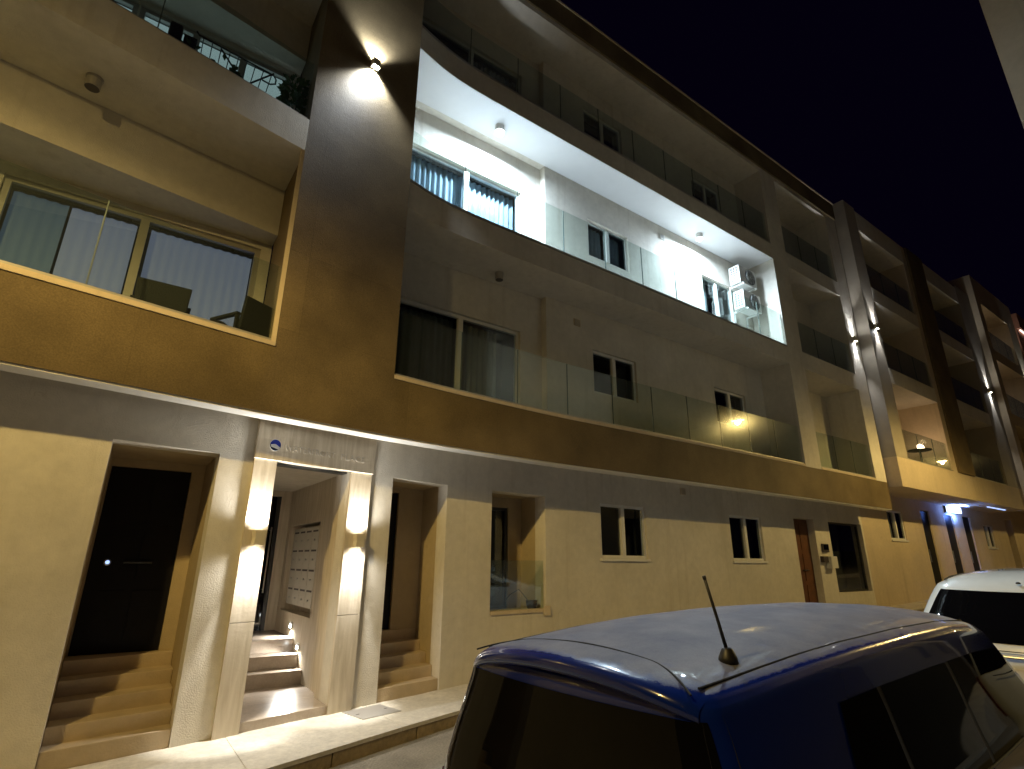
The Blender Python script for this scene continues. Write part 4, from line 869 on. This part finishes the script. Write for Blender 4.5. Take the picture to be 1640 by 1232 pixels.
for s in (-1, 1):
    m = MB(); q = []
    for i in range(16):
        z = 1.37-0.5*i/15; q.append((rear_l(tab['W'](z)-0.02, z)+PB['bow']+0.03, s*(side_w(rear_l(tab['W'](z)-0.02, z)+0.03, z)+0.0015), z))
    m.tube(q, 0.004, 5); build('tailgate_gap', m, 'trim_gap', t, local=True)
    tt = lambda z: (z-0.9)/0.375
    ps('quarter_window', s, 0.88, 1.25, lambda z: 0.84+0.10*tt(z)**2, lambda z: 1.30-0.02*tt(z), 'side_glass')
    ps('door_window', s, 0.88, 1.25, lambda z: 1.34-0.02*tt(z), lambda z: 2.25-0.02*tt(z), 'side_glass')
    ps('door_window', s, 0.88, 1.25, lambda z: 2.30-0.02*tt(z), lambda z: tab['lf'](z)-0.48, 'side_glass')
    ps('window_pillar', s, 0.88, 1.25, lambda z: 1.295-0.02*tt(z), lambda z: 1.345-0.02*tt(z), 'black_plastic', 0.004)
    ps('window_pillar', s, 0.88, 1.25, lambda z: 2.245-0.02*tt(z), lambda z: 2.305-0.02*tt(z), 'black_plastic', 0.004)
    m = MB(); q = [(0.22+0.06*i, s*(0.612+0.040*math.sin(math.pi*i/53)), roof_z(0.22+0.06*i, 0.612)+0.003) for i in range(54)]
    m.tube(q, 0.0045, 6); build('roof_drip', m, 'trim_gap', t, local=True)
    for l in (0.72, 3.85): wheel(t, l, s*0.73)
    for l0 in (1.32, 2.275):                                 # door shut lines, handles, rubber seal under the glass
        m = MB(); q = [(l0+0.02*math.sin(6*z), s*(side_w(l0, z)+0.001), z) for z in [0.34+0.054*i for i in range(11)]]; m.tube(q, 0.004, 5); build('door_gap', m, 'trim_gap', t, local=True)
    m = MB(); q = [(0.86+0.085*i, s*(side_w(0.86+0.085*i, 0.868)+0.003), 0.868) for i in range(28)]; m.tube(q, 0.007, 6); build('window_seal', m, 'black_plastic', t, local=True)
    for l0 in (1.40, 2.36):
        m = MB(); m.tube([(l0, s*(side_w(l0, 0.76)+0.004), 0.76), (l0+0.03, s*(side_w(l0, 0.76)+0.03), 0.762), (l0+0.15, s*(side_w(l0, 0.76)+0.03), 0.762), (l0+0.18, s*(side_w(l0, 0.76)+0.004), 0.76)], 0.011, 8); build('door_handle', m, 'paint_blue', t, local=True, smooth=True)
    a = ps('tail_light', s, 0.60, 0.84, lambda z: rear_l(tab['W'](z)-0.03, z)+0.05, lambda z: 0.30, 'lamp_red', 0.008)
m = MB(); bx, bw = 0.55, -0.535; zr = roof_z(bx, bw)
m.lathe((bx, bw, zr-0.006), [(0.040, 0), (0.036, 0.022), (0.022, 0.052), (0.012, 0.06)], 18); an = build('aerial', m, 'black_plastic', t, local=True, smooth=True)
m = MB(); m.tube([(bx, bw, zr+0.035), (bx-0.035, bw+0.006, zr+0.15), (bx-0.085, bw+0.016, zr+0.31)], [0.008, 0.0065, 0.006], 8); m.tube([(bx-0.0848, bw+0.016, zr+0.309), (bx-0.088, bw+0.017, zr+0.322)], 0.0075, 8); build('rod', m, 'black_plastic', an, local=True, smooth=True)
m = MB(); m.tube([(-0.02, -0.05, 1.02), (-0.03, 0.2, 0.99)], 0.008, 6); build('wiper', m, 'black_plastic', t, local=True)

PW = dict(z=[0.22, 0.30, 0.55, 0.85, 1.00, 1.12, 1.24, 1.32, 1.36, 1.385],
          W=[0.78, 0.85, 0.88, 0.885, 0.86, 0.81, 0.755, 0.71, 0.68, 0.63],
          lr=[0.06, 0.0, 0.0, 0.04, 0.12, 0.20, 0.29, 0.35, 0.39, 0.43],
          lf=[3.95, 4.1, 4.12, 4.0, 3.5, 3.15, 2.92, 2.75, 2.62, 2.5], r=[0.10, 0.14, 0.16, 0.16, 0.16, 0.15, 0.14, 0.14, 0.13, 0.12],
          zb=1.0, rl=[0.3, 0.8, 1.4, 2.0, 2.7], rz=[0.0, 0.055, 0.08, 0.06, 0.0], crown=0.06, edge=0.03, bow=0.10)
HW = math.radians(6.0); hW = Vector((math.cos(HW), math.sin(HW))); nW = Vector((-math.sin(HW), math.cos(HW)))
rearW = Vector((7.10, 2.42)) - nW*0.70 - hW*0.40
t, body, tab, up, side_w, rear_l, ps, pr = make_car('parked_car', 'white hatchback with a sloping dark rear window parked ahead of the blue one', 'paint_white', 'car_glass', (rearW.x, rearW.y, -1.82+0.034*5+0.075), HW, PW)
wr = lambda z: tab['W'](z)-0.075
pr('rear_window', 0.90, 1.33, lambda z: -wr(z), lambda z: wr(z), 'car_glass')
for s in (-1, 1):
    ps('door_window', s, 0.95, 1.30, lambda z: 0.75+0.2*(z-0.95), lambda z: 1.75, 'car_glass'); ps('door_window', s, 0.95, 1.30, lambda z: 1.80, lambda z: min(2.9, tab['lf'](z)-0.5), 'car_glass')
    ps('tail_light', s, 0.62, 0.90, lambda z: rear_l(tab['W'](z)-0.03, z)+0.06, lambda z: 0.38, 'lamp_red', 0.008)
    for l in (0.75, 3.3): wheel(t, l, s*0.78)
    m = MB(); q = [(0.55+0.06*i, s*0.60, up(1.385, 0.55+0.06*i)+PW['crown']*(1-0.9)+PW['edge']*0.4+0.006) for i in range(32)]; m.tube(q, 0.007, 6); build('roof_drip', m, 'trim_gap', t, local=True)
m = MB(); m.box(-0.105, -0.09, -0.26, 0.26, 0.60, 0.71); m.v = [(x+0.095, y, z) for x, y, z in m.v]; build('number_plate', m, 'box_white', t, local=True)
m = MB(); m.tube([(-0.004, -0.2, 0.79), (-0.02, -0.18, 0.80), (-0.02, 0.18, 0.80), (-0.004, 0.2, 0.79)], 0.012, 8); build('tailgate_handle', m, 'steel', t, local=True)
m = MB(); m.tube([(0.03, -0.62, 0.86), (-0.001, -0.4, 0.845), (-0.001, 0.4, 0.845), (0.03, 0.62, 0.86)], 0.004, 5); build('tailgate_gap', m, 'trim_gap', t, local=True)
m = MB(); m.lathe((0.40, 0.0, 1.412), [(0.02, 0), (0.018, 0.012), (0.01, 0.018)], 12); build('washer_nozzle', m, 'black_plastic', t, local=True)
m = MB(); m.tube([(0.15, 0.0, 1.02), (0.17, -0.35, 1.045)], 0.009, 6); build('wiper', m, 'black_plastic', t, local=True)
